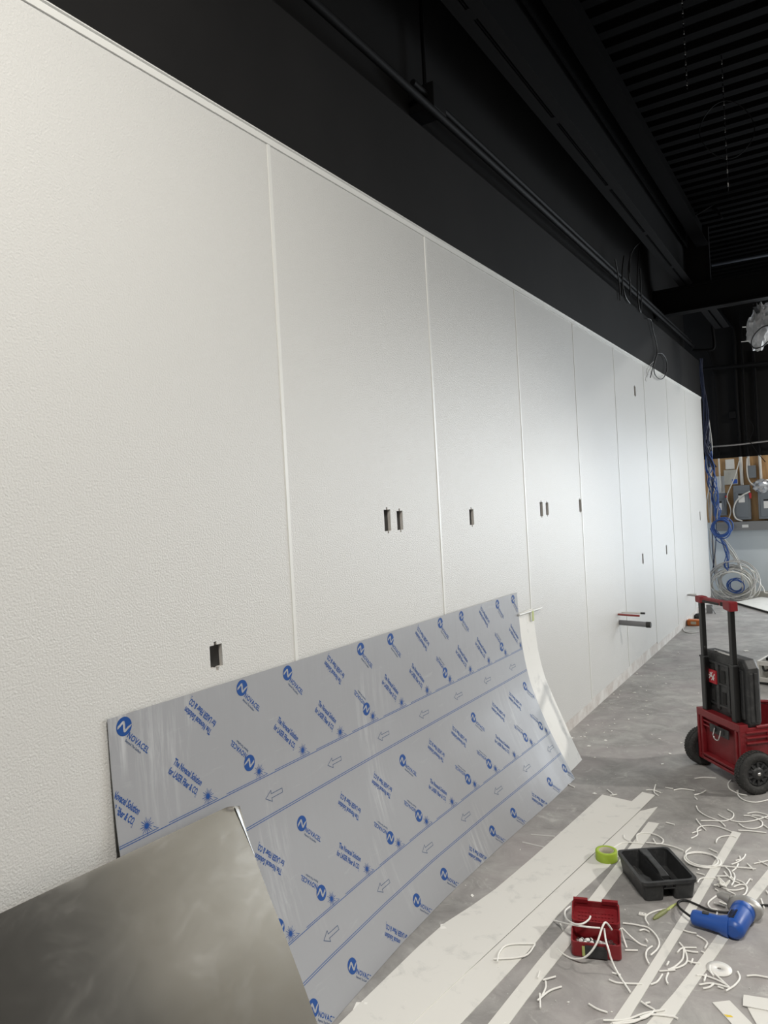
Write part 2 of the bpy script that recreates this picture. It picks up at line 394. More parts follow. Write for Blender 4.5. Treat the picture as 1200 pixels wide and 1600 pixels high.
# ------------------------------------------------------------------ film-covered sheet
PROF = catmull([(0.004, 0, 1.135), (.008, 0, .98), (.020, 0, .795), (.054, 0, .596), (.108, 0, .43), (.177, 0, .265), (.25, 0, .119), (.312, 0, 0.001)], 12)
SL = [0.0]
for a, b in zip(PROF, PROF[1:]): SL.append(SL[-1] + (b - a).length)
def interp(x, xs, ys):
    if x <= xs[0]: return ys[0]
    for i in range(len(xs) - 1):
        if x <= xs[i + 1]:
            t = (x - xs[i]) / (xs[i + 1] - xs[i]); return ys[i] * (1 - t) + ys[i + 1] * t
    return ys[-1]
SX = [p.x for p in PROF]; SZ = [p.z for p in PROF]
KY = [1.3, 1.6, 2.0, 2.4, 2.8, 3.4, 4.0, 4.4]; KV = [.90, .87, .78, .73, .73, .82, .95, 1.0]
VMAX = 1.2
def S(u, v, off=0.0):
    Y = 1.31 + u
    def pt(v):
        s = min(max(v / VMAX * SL[-1], 0), SL[-1])
        x = interp(s, SL, SX); z = interp(s, SL, SZ)
        return Vector((.006 + (x - .004) * interp(Y, KY, KV), Y, z * (1 + .025 * (4.35 - Y) / 3.05)))
    p = pt(v)
    if off:
        a = pt(max(v - .01, 0)); b = pt(min(v + .01, VMAX)); t = (b - a).normalized()
        p = p + Vector((-t.z, 0, t.x)).normalized() * off
    return p
LU = 3.035
def sheet_mesh(fn, nu, nv, th):
    mb = MB()
    top = lambda i, j: fn(i, j, th); bot = lambda i, j: fn(i, j, 0.0)
    mb.grid(top, nu, nv); mb.grid(bot, nu, nv)
    for side in (0, 1):
        mb.grid(lambda i, j: fn(side, i, th * j) if True else None, nv, 1, False)
        mb.grid(lambda i, j: fn(i, side, th * j), nu, 1, False)
    return mb
fs = thing('film_covered_sheet', 'long grey metal sheet in blue-printed protective film leaning on the wall', 'metal sheet', (0, 0, 0))
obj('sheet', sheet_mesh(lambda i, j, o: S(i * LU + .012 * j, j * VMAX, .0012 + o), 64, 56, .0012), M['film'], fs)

# flat print: text meshes made once, then laid on the sheet surface
def text_mesh(body, size, sx=1.0, spacing=1.0, bold=0.0, align='LEFT'):
    cu = bpy.data.curves.new('t', 'FONT'); cu.body = body; cu.size = size; cu.resolution_u = 2
    cu.align_x = align; cu.space_character = spacing; cu.offset = bold
    o = bpy.data.objects.new('t', cu); COL.objects.link(o)
    dg = bpy.context.evaluated_depsgraph_get()
    me = bpy.data.meshes.new_from_object(o.evaluated_get(dg))
    vs_ = [(v.co.x * sx, v.co.y) for v in me.vertices]; fs_ = [tuple(p.vertices) for p in me.polygons]
    bpy.data.objects.remove(o); bpy.data.curves.remove(cu); bpy.data.meshes.remove(me)
    return vs_, fs_
class Flat:
    def __init__(s): s.v = []; s.f = []
    def add(s, vs_, fs, dx=0, dy=0):
        n = len(s.v); s.v += [(x + dx, y + dy) for x, y in vs_]; s.f += [tuple(i + n for i in q) for q in fs]; return s
def fit(tm, width, x0, y0):
    vs_, fs_ = tm; mx = max(v[0] for v in vs_); mn = min(v[0] for v in vs_); k = width / (mx - mn)
    return [((v[0] - mn) * k + x0, v[1] + y0) for v in vs_], fs_
def circ(r, n=28): return [(r * math.cos(2 * math.pi * k / n), r * math.sin(2 * math.pi * k / n)) for k in range(n)]
# logo: blue disc with a swept N left open, brand word and a small line under it; x runs along the text, y is up
logo_disc = Flat().add(circ(.0268), [tuple(range(28))])
nshape = [(-.0225, -.004), (-.016, .004), (-.0095, .013), (-.004, .0145), (.001, .007), (.005, -.004), (.008, -.0065), (.012, .001), (.0265, .013),
          (.0225, .0035), (.016, -.005), (.0095, -.0145), (.004, -.0155), (-.001, -.008), (-.005, .003), (-.008, .0055), (-.012, -.002), (-.0205, -.0125)]
nshape = [(x * math.cos(.40) - y * math.sin(.40), x * math.sin(.40) + y * math.cos(.40)) for x, y in nshape]
logo_n = Flat().add(nshape, [tuple(range(len(nshape)))])
logo_word = Flat().add(*fit(text_mesh('NOVACEL', .0235, spacing=1.12, bold=.0006), .094, .027, -.0175))
logo_tag = Flat().add(*fit(text_mesh('Beyond The Surface', .0105, bold=.0002), .070, .029, -.030))
slog = Flat().add(*fit(text_mesh('The Novacel Solution', .027, bold=.0008), .142, .0, .006))
slog.add(*fit(text_mesh('for LASER Fiber & CO', .027, bold=.0008), .142, -.002, -.024)).add(*fit(text_mesh('2', .014), .005, .138, -.031))
burst = Flat().add(circ(.0075, 12), [tuple(range(12))])
for k in range(16):
    a = 2 * math.pi * k / 16; r1 = .025 if k % 2 == 0 else .019; c, s_ = math.cos(a), math.sin(a)
    burst.add([(c * .007 - s_ * .0012, s_ * .007 + c * .0012), (c * .007 + s_ * .0012, s_ * .007 - c * .0012), (c * r1 + s_ * .0007, s_ * r1 - c * .0007), (c * r1 - s_ * .0007, s_ * r1 + c * .0007)], [(0, 1, 2, 3)])
def stroke(pts, wd, closed=True):
    fl_ = Flat(); n = len(pts)
    for i in range(n if closed else n - 1):
        a = Vector(pts[i]); b = Vector(pts[(i + 1) % n]); d = (b - a).normalized(); nn = Vector((-d.y, d.x)) * wd / 2; a2 = a - d * wd / 2; b2 = b + d * wd / 2
        fl_.add([tuple(a2 + nn), tuple(a2 - nn), tuple(b2 - nn), tuple(b2 + nn)], [(0, 1, 2, 3)])
    return fl_
arrow = stroke([(-.045, 0), (-.014, .019), (-.014, .0072), (.045, .0072), (.045, -.0072), (-.014, -.0072), (-.014, -.019)], .0023)
R2 = math.sqrt(.5)
BACK = {}
def lay(name, flat, u, v, mode, m_, lift=.0005, parent=None):
    """mode U: text runs diagonally down; I: the same turned half round; H: along the sheet"""
    vs_ = []; ok = True; uvs = []
    for x, y in flat.v:
        if mode == 'U': du, dv = (x + y) * R2, (x - y) * R2
        elif mode == 'I': du, dv = -(x + y) * R2, -(x - y) * R2
        else: du, dv = x, -y
        uvs.append((u + du, v + dv))
    inside = lambda q: .003 < q[0] < LU - .003 + .012 * q[1] / VMAX and .003 < q[1] < VMAX - .004
    fs_ = [q for q in flat.f if all(inside(uvs[i]) for i in q)]
    if not fs_: return None
    used = sorted({i for q in fs_ for i in q}); ix = {i: k for k, i in enumerate(used)}
    mb = MB(); mb.add([S(uvs[i][0], uvs[i][1], .0024 + lift) for i in used], [tuple(ix[i] for i in q) for q in fs_])
    return obj(name, mb, m_, parent or fs, fix=False)
def tri(flat):  # clip-friendly: fan big n-gons
    out = []
    for q in flat.f:
        if len(q) > 4:
            bm = bmesh.new(); vv = [bm.verts.new((*flat.v[i], 0)) for i in q]; bm.faces.new(vv)
            bm.verts.index_update(); r_ = bmesh.ops.triangulate(bm, faces=bm.faces[:])
            for f_ in bm.faces: out.append(tuple(q[v_.index] for v_ in f_.verts))
            bm.free()
        else: out.append(q)
    flat.f = out
for q in (logo_disc, logo_n, burst): tri(q)
def put_logo(u, v, mode):
    d_ = lay('printed_logo', logo_disc, u, v, mode, M['print'])
    if d_ is None:
        lay('printed_word', logo_word, u, v, mode, M['print_line']); return
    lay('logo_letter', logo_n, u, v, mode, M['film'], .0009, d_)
    lay('logo_word', logo_word, u, v, mode, M['print'], .0005, d_)
    lay('logo_tagline', logo_tag, u, v, mode, M['print_grey'], .0005, d_)
DU = .2425
def column(ub, vb, kind):
    b_ = lay('printed_burst', burst, ub, vb, 'U', M['print'])
    if kind == 'U':
        put_logo(ub - .292, vb - .297, 'U')
        lay('printed_slogan', slog, ub - .131, vb - .137, 'U', M['print'])
    else:
        put_logo(ub - .042, vb - .042, 'I')
        lay('printed_slogan', slog, ub - .196, vb - .200, 'I', M['print'])
def hline(u0, u1, v, wd, m_=None):
    n = max(1, int((u1 - u0) / .06)); fl_ = Flat()
    for i in range(n):
        a = u0 + (u1 - u0) * i / n; b = u0 + (u1 - u0) * (i + 1) / n
        fl_.add([(a, -wd / 2), (b, -wd / 2), (b, wd / 2), (a, wd / 2)], [(0, 1, 2, 3)])
    return lay('printed_line', fl_, 0, v, 'H', m_ or M['print_line'])
for band, (v0, u0, pat) in enumerate(((0.0, .103, 'UUI'), (.541, .085, 'IUI'), (1.080, .128, 'UUI'))):
    for k in range(-1, 15):
        ub = u0 + DU * k
        kind = pat[k % 3]
        column(ub, .330 + v0, kind)
        if band < 2 and 0 < ub < LU:
            lay('printed_hook', stroke([(ub + .023, -.340 - v0), (ub + .040, -.351 - v0)], .0016, False), 0, 0, 'H', M['print_line'])
            hline(max(.004, ub + .036 - DU * .82), min(LU - .004, ub + .036), .351 + v0, .0022)
    if band < 2:
        hline(.004, LU, .357 + v0, .0025)
        hline(.004, LU, .487 + v0, .0025); hline(.004, LU, .494 + v0, .0025)
        for k in range(-2, 8):
            ua = (.647, .391)[band] + .3645 * k
            if .06 < ua < LU - .05: lay('printed_arrow', arrow, ua, .429 + v0, 'H', M['print_grey'])

# white panel sheets leaning behind the film-covered one
WP = catmull([(.004, 0, 1.0), (.010, 0, .85), (.022, 0, .70), (.055, 0, .55), (.112, 0, .41), (.182, 0, .25), (.236, 0, .12), (.292, 0, 0.001)], 8)
def W(i, j, o):
    Y = 2.2 + i * (4.60 - 2.2)
    q = j * (len(WP) - 1); a = int(min(q, len(WP) - 2)); p = WP[a].lerp(WP[a + 1], q - a)
    b = (WP[min(a + 1, len(WP) - 1)] - WP[max(a - 1, 0)]).normalized()
    k = interp(Y, KY, KV) * .90
    return Vector((.0062 + (p.x - .004) * k * (.97 if j > .1 else 1), Y + .10 * j * (i > .5), p.z + .0)) + Vector((-b.z, 0, b.x)) * (o - .006 * min(1, max(0, j - .3) / .3))
ws = obj('white_panel_offcut', sheet_mesh(lambda i, j, o: W(i, j, o), 30, 40, .0022), M['frp_back'])
tag(ws, 'curved white wall panel leaning behind the blue-printed sheet', 'wall panel')
# trim strip lying along its top edge, held with a bit of tape
a_, b_ = wl(811, 961, .02), wl(846, 950, .02)
st = thing('trim_strip', 'thin white trim strip poking out behind the printed sheet', 'trim strip', (0, 0, 0))
obj('strip', MB().tube([a_, b_], .007, 6), M['frp_trim'], st)
tp = wl(834, 957, .032)
obj('tape', MB().box(tp.x - .008, tp.y - .014, tp.z - .055, tp.x - .005, tp.y + .014, tp.z + .012), M['green_pale'], st)

# ------------------------------------------------------------------ bare metal sheet in the foreground
BP = catmull([(.046, 0, .775), (.066, 0, .715), (.101, 0, .621), (.146, 0, .52), (.207, 0, .398), (.274, 0, .255), (.335, 0, .118), (.392, 0, 0.001)], 8)
def B(i, j, o):
    Y = -.66 + i * 2.42
    q = j * (len(BP) - 1); a = int(min(q, len(BP) - 2)); p = BP[a].lerp(BP[a + 1], q - a)
    t = (BP[min(a + 1, len(BP) - 1)] - BP[max(a - 1, 0)]).normalized()
    z = p.z * (1 + .05 * (1.76 - Y) / 1.0 if Y > .76 else 1.05)
    w_ = .006 * math.sin(i * 9.0 + 1.0) * j * (1 - j) * 4
    d = max(0, 1 - math.hypot((1 - i) * 2.42 / .05, j * .9 / .05))        # dented corner
    return Vector((p.x + .004 + w_ + .016 * d, Y - .01 * d, z - .008 * d)) + Vector((-t.z, 0, t.x)) * o
bs = thing('bare_metal_sheet', 'bare shiny steel sheet leaning in the foreground, in front of the printed sheet', 'metal sheet')
obj('sheet', sheet_mesh(B, 120, 60, .0012), M['steel'], bs)
mb = MB()
mb.grid(lambda i, j: B(1 - .012 * (1 - j) * (.35 + .65 * i) * (1 if j < .9 else 1), .004 + j * .30, .0018 + .004 * i * (1 - j)), 4, 20)
obj('peeled_film_edge', mb, M['steel_film'], bs)

# ------------------------------------------------------------------ white strips on the floor
def floor_strip(name, left, right, z, label, m_=M['frp_back'], th=.0022, cat='plastic strip', group=None):
    n = 14
    def res(pl):
        P3 = [fl(*q, z) for q in pl]; ds = [0]
        for a, b in zip(P3, P3[1:]): ds.append(ds[-1] + (b - a).length)
        out = []
        for k in range(n + 1):
            s = ds[-1] * k / n
            for i in range(len(P3) - 1):
                if s <= ds[i + 1] + 1e-9:
                    t = (s - ds[i]) / max(1e-9, ds[i + 1] - ds[i]); out.append(P3[i].lerp(P3[i + 1], t)); break
        return out
    A, Bq = res(left), res(right)
    rings = []
    for a, b in zip(A, Bq):
        rings.append([Vector((a.x, a.y, z)), Vector((b.x, b.y, z)), Vector((b.x, b.y, z + th)), Vector((a.x, a.y, z + th))])
    o = obj(name, MB().loft(rings), m_)
    return tag(o, label, cat, group)
floor_strip('panel_strip', [(941, 1242), (900, 1279.5), (828, 1344), (763, 1399), (684, 1450), (540, 1590), (470, 1660)],
            [(1003, 1256), (960, 1298), (890, 1362), (805, 1440), (738, 1500), (640, 1596), (580, 1660)], .0005, 'widest white panel strip on the floor along the printed sheet')
floor_strip('panel_strip', [(1003.5, 1238), (960, 1276), (880, 1352), (786, 1440), (690, 1530), (570, 1650)],
            [(1023.6, 1242.5), (990, 1276), (939, 1323), (840, 1416), (750, 1500), (590, 1650)], .0032, 'white strip overlapping the right edge of the widest strip')
floor_strip('panel_strip', [(1000, 1268), (939, 1325), (840, 1418), (750, 1502), (639, 1602), (590, 1650)],
            [(1027.5, 1261), (993, 1303), (963, 1344), (883.5, 1416), (835.5, 1476), (747, 1572), (680, 1642)], .0006, 'broad white strip between the widest strip and the tool caddy')
floor_strip('panel_strip', [(1013, 1284.6), (968, 1344), (909, 1420), (894, 1440), (840, 1503), (763, 1600), (730, 1640)],
            [(1030, 1287), (972, 1365), (927, 1425), (889.5, 1479), (840, 1540), (796, 1600), (765, 1640)], .0005, 'narrow white strip passing under the tool caddy and the red case')
floor_strip('panel_strip', [(1144.5, 1299), (1080, 1407), (1071, 1422), (997.5, 1537), (954, 1600), (930, 1640)],
            [(1158, 1302), (1126, 1356), (1077, 1440), (1015.5, 1539), (978, 1600), (955, 1640)], .0005, 'narrow white strip running from the coil of cord past the blue tool')
floor_strip('panel_strip', [(1225, 1327), (1200, 1359), (1165, 1401), (1119, 1464), (1062, 1542), (1011, 1600), (975, 1642)],
            [(1240, 1335), (1200, 1383), (1179, 1410), (1141, 1464), (1092, 1533), (1047, 1600), (1020, 1642)], .0005, 'rightmost long white strip lying under the blue tool')
floor_strip('panel_offcut', [(1113, 1567), (1143, 1600), (1170, 1630)], [(1140, 1564), (1175, 1600), (1200, 1628)], .0005, 'short slanted white offcut with a yellow mark at the bottom of the picture')
y_ = fl(1131, 1585, .003); y2_ = fl(1128, 1580, .003)
o = obj('yellow_mark', MB().prism([(0, 0), (.02, .006), (.028, .0), (.01, -.008)], .0, .0003, Matrix.Translation(y_)), M['yellow']); o.parent = bpy.data.objects['panel_offcut']
floor_strip('panel_offcut', [(1162, 1555), (1161, 1563), (1161, 1572)], [(1240, 1567), (1240, 1577), (1240, 1587)], .0035, 'torn white offcut on top at the right edge of the floor')
floor_strip('panel_offcut', [(1168, 1575), (1176, 1590), (1184, 1604), (1195, 1625)], [(1240, 1584), (1240, 1600), (1240, 1615), (1240, 1635)], .0006, 'white offcut underneath the torn one at the right edge')

# ------------------------------------------------------------------ rolling tool box
CA = Vector((.66, -.751, 0)); CBv = Vector((.751, .66, 0)); CO = Vector((1.085, 4.70, 0))
cart = thing('rolling_tool_box', 'red wheeled tool box with open dark lid and extended handle', 'tool box', CO, rot=(0, 0, math.atan2(CA.y, CA.x)))
HW = .212; CD = .50; Z0 = .065; Z1 = .375
body = MB()
tp_ = .012
def ringrect(hw, y0, y1, z): return [Vector((-hw, y0, z)), Vector((hw, y0, z)), Vector((hw, y1, z)), Vector((-hw, y1, z))]
body.loft([ringrect(HW - tp_, .03, CD - .03, Z0), ringrect(HW - tp_, .03, CD - .03, Z0 + .02), ringrect(HW, .02, CD, Z1 - .05), ringrect(HW, .02, CD, Z1 - .02),
           ringrect(HW - .012, .034, CD - .014, Z1 - .02), ringrect(HW - .024, .045, CD - .05, Z0 + .02)], cap=True)
o = bevel(obj('tub', body, M['red'], cart), .006)
fr = MB()  # back frame: corner pillars, sill, ribs, top band
for s_ in (-1, 1):
    for q in (0, .035):
        fr.box(s_ * (HW - .045 + q) - .009, -.004, Z0, s_ * (HW - .045 + q) + .009, .032, Z1 - .03)
    fr.box(s_ * (HW - .028) - .026, .006, Z0, s_ * (HW - .028) + .026, .032, Z1 - .03)
fr.box(-HW, -.004, Z0, HW, .034, Z0 + .018).box(-HW, .0, Z0 + .022, HW, .034, Z0 + .036)
fr.box(-HW + .06, -.012, Z0 + .036, HW - .06, .03, Z0 + .046)
fr.box(-HW, -.004, Z1 - .045, HW, .05, Z1 + .0)
for z in (.275, .302): fr.box(-HW + .05, .002, z, -HW + .20, .03, z + .010)
o = bevel(obj('back_frame', fr, M['red'], cart), .004)
rb = MB()
for z in (.265, .295, .325):
    rb.box(HW - .004, .03, z, HW + .012, CD, z + .011).box(-HW - .012, .03, z, -HW + .004, CD, z + .011)
for yy in (.16, .33): rb.box(HW - .004, yy, .262, HW + .012, yy + .012, .338).box(-HW - .012, yy, .262, -HW + .004, yy + .012, .338)
bevel(obj('side_rib', rb, M['red'], cart), .003)
rl = MB().tube(catmull([(-HW + .01, .06, Z1 - .01), (-HW + .005, .3, Z1 - .005), (-HW + .03, CD - .02, Z1 - .01), (0, CD - .005, Z1 - .012), (HW - .03, CD - .02, Z1 - .01), (HW - .005, .3, Z1 - .015), (HW - .005, .1, Z1 - .02)], 6), .011, 8)
obj('rim', rl, M['red'], cart)
bk = MB().box(-.075, -.006, .262, .105, .0, .312)
bk.box(-.03, -.012, .275, -.015, .0, .305).box(.05, -.012, .275, .065, .0, .305)
obj('bracket', bk, M['darkplastic'], cart)
dr = MB().tube([(-.012, -.014, .300), (-.012, -.022, .270)] + [(.018 - .03 * math.cos(a), -.026, .262 - .025 * math.sin(a)) for a in [i * math.pi / 8 for i in range(0, 9)]] + [(.048, -.022, .270), (.048, -.014, .300)], .0042, 6)
obj('tow_ring', dr, M['chrome'], cart)
# lid, standing open
lid = thing('lid', '', ''); del lid['label'], lid['category']; lid.parent = cart
LZ0, LZ1 = .345, .735
lb = MB()
def lring(y, ins, z0=LZ0, z1=LZ1, ch=.045):
    hw = HW + .004 - ins; a, b = z0 + ins, z1 - ins
    return [Vector((-hw, y, a)), Vector((hw - .02, y, a)), Vector((hw, y, a + .03)), Vector((hw, y, b - ch)), Vector((hw - ch * .7, y, b)), Vector((-hw + ch * .7, y, b)), Vector((-hw, y, b - ch))]
lb.loft([lring(.055, .012), lring(.063, .0), lring(.125, .0), lring(.140, .012)])
o = bevel(obj('lid_shell', lb, M['darkplastic'], lid), .005)
lr = MB()
for x in (-.155, -.055, .05, .12, .175): lr.box(x - .013, .044, LZ0 + .05, x + .013, .058, LZ1 - .06)
for z in (.42, .55, .67): lr.box(-HW + .03, .047, z - .007, HW - .03, .058, z + .007)
for x in (HW - .006,):
    for yy in (.075, .105): lr.box(x, yy - .010, LZ0 + .04, x + .018, yy + .010, LZ1 - .07)
bevel(obj('lid_rib', lr, M['darkplastic'], lid), .004)
for x, z in ((-.105, .47), (.0, .47), (.085, .47), (-.105, .62), (.0, .60), (.085, .60)): obj('lid_recess', MB().box(x - .018, .050, z - .035, x + .014, .056, z + .035), M['dark'], lid)
bg_ = obj('badge', MB().box(-.128, .036, .545, -.052, .045, .625), M['red_tag'], lid)
stk = MB()
for k, (xa, za, xb, zb) in enumerate(((-.118, .57, -.085, .612), (-.108, .608, -.072, .565), (-.095, .562, -.062, .604), (-.12, .592, -.066, .578))):
    d_ = (Vector((xb, 0, zb)) - Vector((xa, 0, za))).normalized(); nn = Vector((-d_.z, 0, d_.x)) * .0032
    A_, B_ = Vector((xa, .0345, za)), Vector((xb, .0345, zb))
    stk.loft([[A_ + nn, A_ - nn, A_ - nn + Vector((0, .002, 0)), A_ + nn + Vector((0, .002, 0))], [B_ + nn, B_ - nn, B_ - nn + Vector((0, .002, 0)), B_ + nn + Vector((0, .002, 0))]])
obj('badge_emblem', stk, M['paper'], lid)
obj('hinge_rod', MB().tube([(-.10, .07, LZ1 + .002), (.06, .07, LZ1 + .002)], .007, 8), M['chrome'], lid)
for s_ in (-1, 1):
    x = s_ * .143
    sl = obj('handle_post', MB().box(x - .022, .008, .345, x + .022, .044, .70), M['blackgloss'], cart); bevel(sl, .006)
    ip = bevel(obj('inner_tube', MB().box(x - .017, .012, .70, x + .017, .040, 1.035), M['blackgloss'], sl), .005)
    bevel(obj('collar', MB().box(x - .025, .006, .695, x + .025, .046, .705), M['darkplastic'], sl), .002)
hd = MB()
def hring(x, z, w_, h_): return [Vector((x, .026 - w_, z - h_)), Vector((x, .026 + w_, z - h_)), Vector((x, .026 + w_, z + h_)), Vector((x, .026 - w_, z + h_))]
hd.loft([hring(-.185, 1.05, .016, .014), hring(-.165, 1.05, .026, .020), hring(-.12, 1.048, .026, .020), hring(-.10, 1.05, .019, .014), hring(.09, 1.05, .019, .014), hring(.11, 1.044, .026, .024), hring(.165, 1.040, .027, .028), hring(.175, 1.04, .022, .025)])
bar = bevel(obj('handle_bar', hd, M['red'], cart), .005)
obj('grip_recess', MB().box(.078, .003, 1.036, .112, .012, 1.058), M['dark'], bar)
bevel(obj('grip_pad', MB().box(-.10, .002, 1.036, .06, .010, 1.050), M['rubber'], bar), .003)
obj('axle', MB().tube([(-.24, .055, .117), (.24, .055, .117)], .010, 8), M['darkplastic'], cart)
WR = .117
for s_ in (-1, 1):
    mw = Matrix.Translation((s_ * .248, .055, WR)) @ Matrix.Rotation(math.pi / 2 * s_, 4, 'Y')
    tire = obj('wheel', MB().lathe([(.072, -.030), (.100, -.033), (.114, -.026), (WR, -.010), (WR, .010), (.114, .026), (.100, .033), (.072, .030)], mw, 40, closed=True), M['rubber'], cart)
    hub = MB().lathe([(.073, -.024), (.073, .018), (.060, .022), (.055, .010), (.036, .012), (.034, .028), (.015, .030)], mw, 32)
    for k in range(10):
        a = 2 * math.pi * k / 10
        hub.box(.036, -.006, .008, .066, .006, .024, mw @ Matrix.Rotation(a, 4, 'Z'))
    obj('hub', hub, M['darkplastic'], tire)
    obj('axle_nut', MB().lathe([(.012, .028), (.010, .036), (.004, .038)], mw, 10), M['chrome'], tire)
    tr = MB()
    for k in range(44):
        a = 2 * math.pi * k / 44
        for zz, sk in ((-.012, .12), (.012, -.12)):
            tr.box(WR - .0015, -.0045, zz - .009, WR + .0025, .0045, zz + .009, mw @ Matrix.Rotation(a, 4, 'Z') @ Matrix.Rotation(sk * 3, 4, 'X'))
    obj('tread', tr, M['rubber'], tire)

# ------------------------------------------------------------------ tool caddy
cc = Vector((1.006, 3.314, 0)); lx = Vector((.567, -.824, 0)); sxv = Vector((.824, .567, 0))
caddy = thing('tool_caddy', 'scuffed black plastic tool caddy with a centre handle on the floor', 'tool caddy', cc, rot=(0, 0, math.atan2(lx.y, lx.x)))
CL, CW, CH = .150, .118, .086
def rr(hx, hy, z, c=.022, n=3, cy=0.0):
    out = []
    for sx_, sy_, a0 in ((1, 1, 0), (-1, 1, 90), (-1, -1, 180), (1, -1, 270)):
        for k in range(n + 1):
            a = math.radians(a0 + 90 * k / n); out.append(Vector((sx_ * (hx - c) + c * math.cos(a), cy + sy_ * (hy - c) + c * math.sin(a), z)))
    return out
for s_ in (-1, 1):
    tub = MB().loft([rr(CL - .014, .040, .002, .014, 3, s_ * .064), rr(CL - .006, .048, CH - .012, .016, 3, s_ * .066), rr(CL - .006, .048, CH - .004, .016, 3, s_ * .066),
                     rr(CL - .011, .043, CH - .004, .013, 3, s_ * .066), rr(CL - .019, .036, .009, .012, 3, s_ * .064)], cap=True)
    obj('bay', tub, M['darkplastic'], caddy)
rim_ = MB().loft([rr(CL + .002, CW + .002, CH - .014), rr(CL + .002, CW + .002, CH), rr(CL - .011, CW - .011, CH), rr(CL - .011, CW - .011, CH - .008)], cap=False, closed=True)
obj('rim', rim_, M['darkplastic'], caddy)
obj('bridge', MB().box(-CL + .01, -.024, .050, CL - .008, .024, .056), M['darkplastic'], caddy)
hb = MB().loft([[Vector((x, -w_, z0)), Vector((x, w_, z0)), Vector((x, w_, z1)), Vector((x, -w_, z1))] for x, w_, z0, z1 in
         ((-CL + .004, .019, .056, CH + .002), (-.09, .017, .060, CH + .004), (-.06, .014, .068, CH + .006), (.05, .014, .068, CH + .006), (.075, .016, .062, CH + .003), (.10, .017, .060, CH - .002))])
bevel(obj('handle', hb, M['darkplastic'], caddy), .004)
bevel(obj('handle_foot', MB().box(.118, -.017, .056, CL - .008, .017, CH - .008), M['darkplastic'], caddy), .003)
for s_ in (-1, 1): obj('side_web', MB().box(-CL + .012, s_ * .0215 - .002, .052, CL - .012, s_ * .0215 + .002, CH - .004), M['darkplastic'], caddy)

it = thing('scraper', 'dark grey hand tools lying in the left bay of the black caddy', 'hand tool', cc + lx * .012 - sxv * .064 + Vector((0, 0, .0100)), rot=(0, 0, math.atan2(lx.y, lx.x)))
bevel(obj('grip', MB().box(-.105, -.024, .0, .0, .006, .030), M['rubber'], it), .006)
bevel(obj('blade', MB().prism([(.0, -.012), (.03, -.024), (.085, -.024), (.100, .016), (.03, .020), (.0, .004)], .010, .040), M['darkplastic'], it), .003)

# ------------------------------------------------------------------ tape roll
tr_ = thing('tape_roll', 'lime green roll of masking tape beside the black caddy', 'tape roll', fl(948, 1343))
mz = Matrix.Identity(4)
obj('tape', MB().lathe([(.034, 0.001), (.049, .001), (.050, .003), (.050, .043), (.049, .045), (.034, .045)], mz, 36, closed=True), M['green'], tr_)
obj('core', MB().lathe([(.0315, .001), (.0338, .001), (.0338, .0445), (.0315, .0445)], mz, 36, closed=True), M['cardcore'], tr_)

# ------------------------------------------------------------------ red bit case
ra = Vector((.962, .270, 0)).normalized(); rbv = Vector((-.270, .962, 0)).normalized()
rc0 = Vector((.9275, 2.6655, 0))
case = thing('bit_case', 'small open red plastic case of bits with white cord over it', 'case', rc0, rot=(0, 0, math.atan2(ra.y, ra.x)))
BW, BD, BH = .090, .112, .058
bx_ = MB()
def rrr(hx, y0, y1, z, c=.014):
    return [Vector((p.x, (y0 + y1) / 2 + p.y, z)) for p in rr(hx, (y1 - y0) / 2, 0, c, 3)]
bx_.loft([rrr(BW - .004, .004, BD - .002, .001), rrr(BW, 0, BD, .008), rrr(BW, 0, BD, BH), rrr(BW - .005, .005, BD - .004, BH), rrr(BW - .006, .006, BD - .005, .008)])
obj('case_base', bx_, M['red'], case)
obj('latch', MB().box(-.048, -.004, .006, .040, .002, .040).box(-.04, -.006, .040, .034, .004, .050), M['darkplastic'], case)
obj('tape_tab', MB().box(-.050, -.0065, .012, -.040, -.004, .048), M['green_pale'], case)
ml = Matrix.Translation((0, BD + .003, BH - .006)) @ Matrix.Rotation(math.radians(14), 4, 'X')
ld = MB()
def lrg(hx, y0, y1, z, c=.014): return [ml @ v for v in rrr(hx, y0, y1, z, c)]
ld.loft([lrg(BW - .004, .002, .105, -.004), lrg(BW, 0, .108, .004), lrg(BW, 0, .108, .026), lrg(BW - .005, .005, .103, .026), lrg(BW - .006, .006, .102, .002)])
lidc = obj('case_lid', ld, M['red'], case)
dm = MB()
for i in range(11):
    for j in range(4): dm.box(-.062 + i * .0124 - .0035, .018 + j * .018 - .0035, .0015, -.062 + i * .0124 + .0035, .018 + j * .018 + .0035, .005, ml)
obj('lid_texture', dm, M['red'], lidc)
obj('lid_lug', MB().box(-.085, .100, .020, -.030, .112, .036, ml).box(.025, .100, .020, .085, .112, .036, ml), M['red'], lidc)
holder = obj('bit_holder', MB().box(-.075, .02, .009, .075, .05, .030), M['pvc_grey'], case)
random.seed(3)
for k in range(11):
    x = -.068 + k * .0136; ang = random.uniform(-.7, .7)
    mm = Matrix.Translation((x, .055 + random.uniform(-.012, .014), .032)) @ Matrix.Rotation(ang, 4, 'Z') @ Matrix.Rotation(math.pi / 2 - .35, 4, 'X')
    bt = MB().lathe([(.0065, -.018), (.0075, -.016), (.0075, .010), (.0055, .018)], mm, 10)
    o = obj('drill_bit', bt, M['paper'] if k in (1, 2, 3, 4, 6, 7) else M['chrome'], case)
    obj('bit_band', MB().lathe([(.0078, -.008), (.0078, .002)], mm, 10), M['dark'], o)

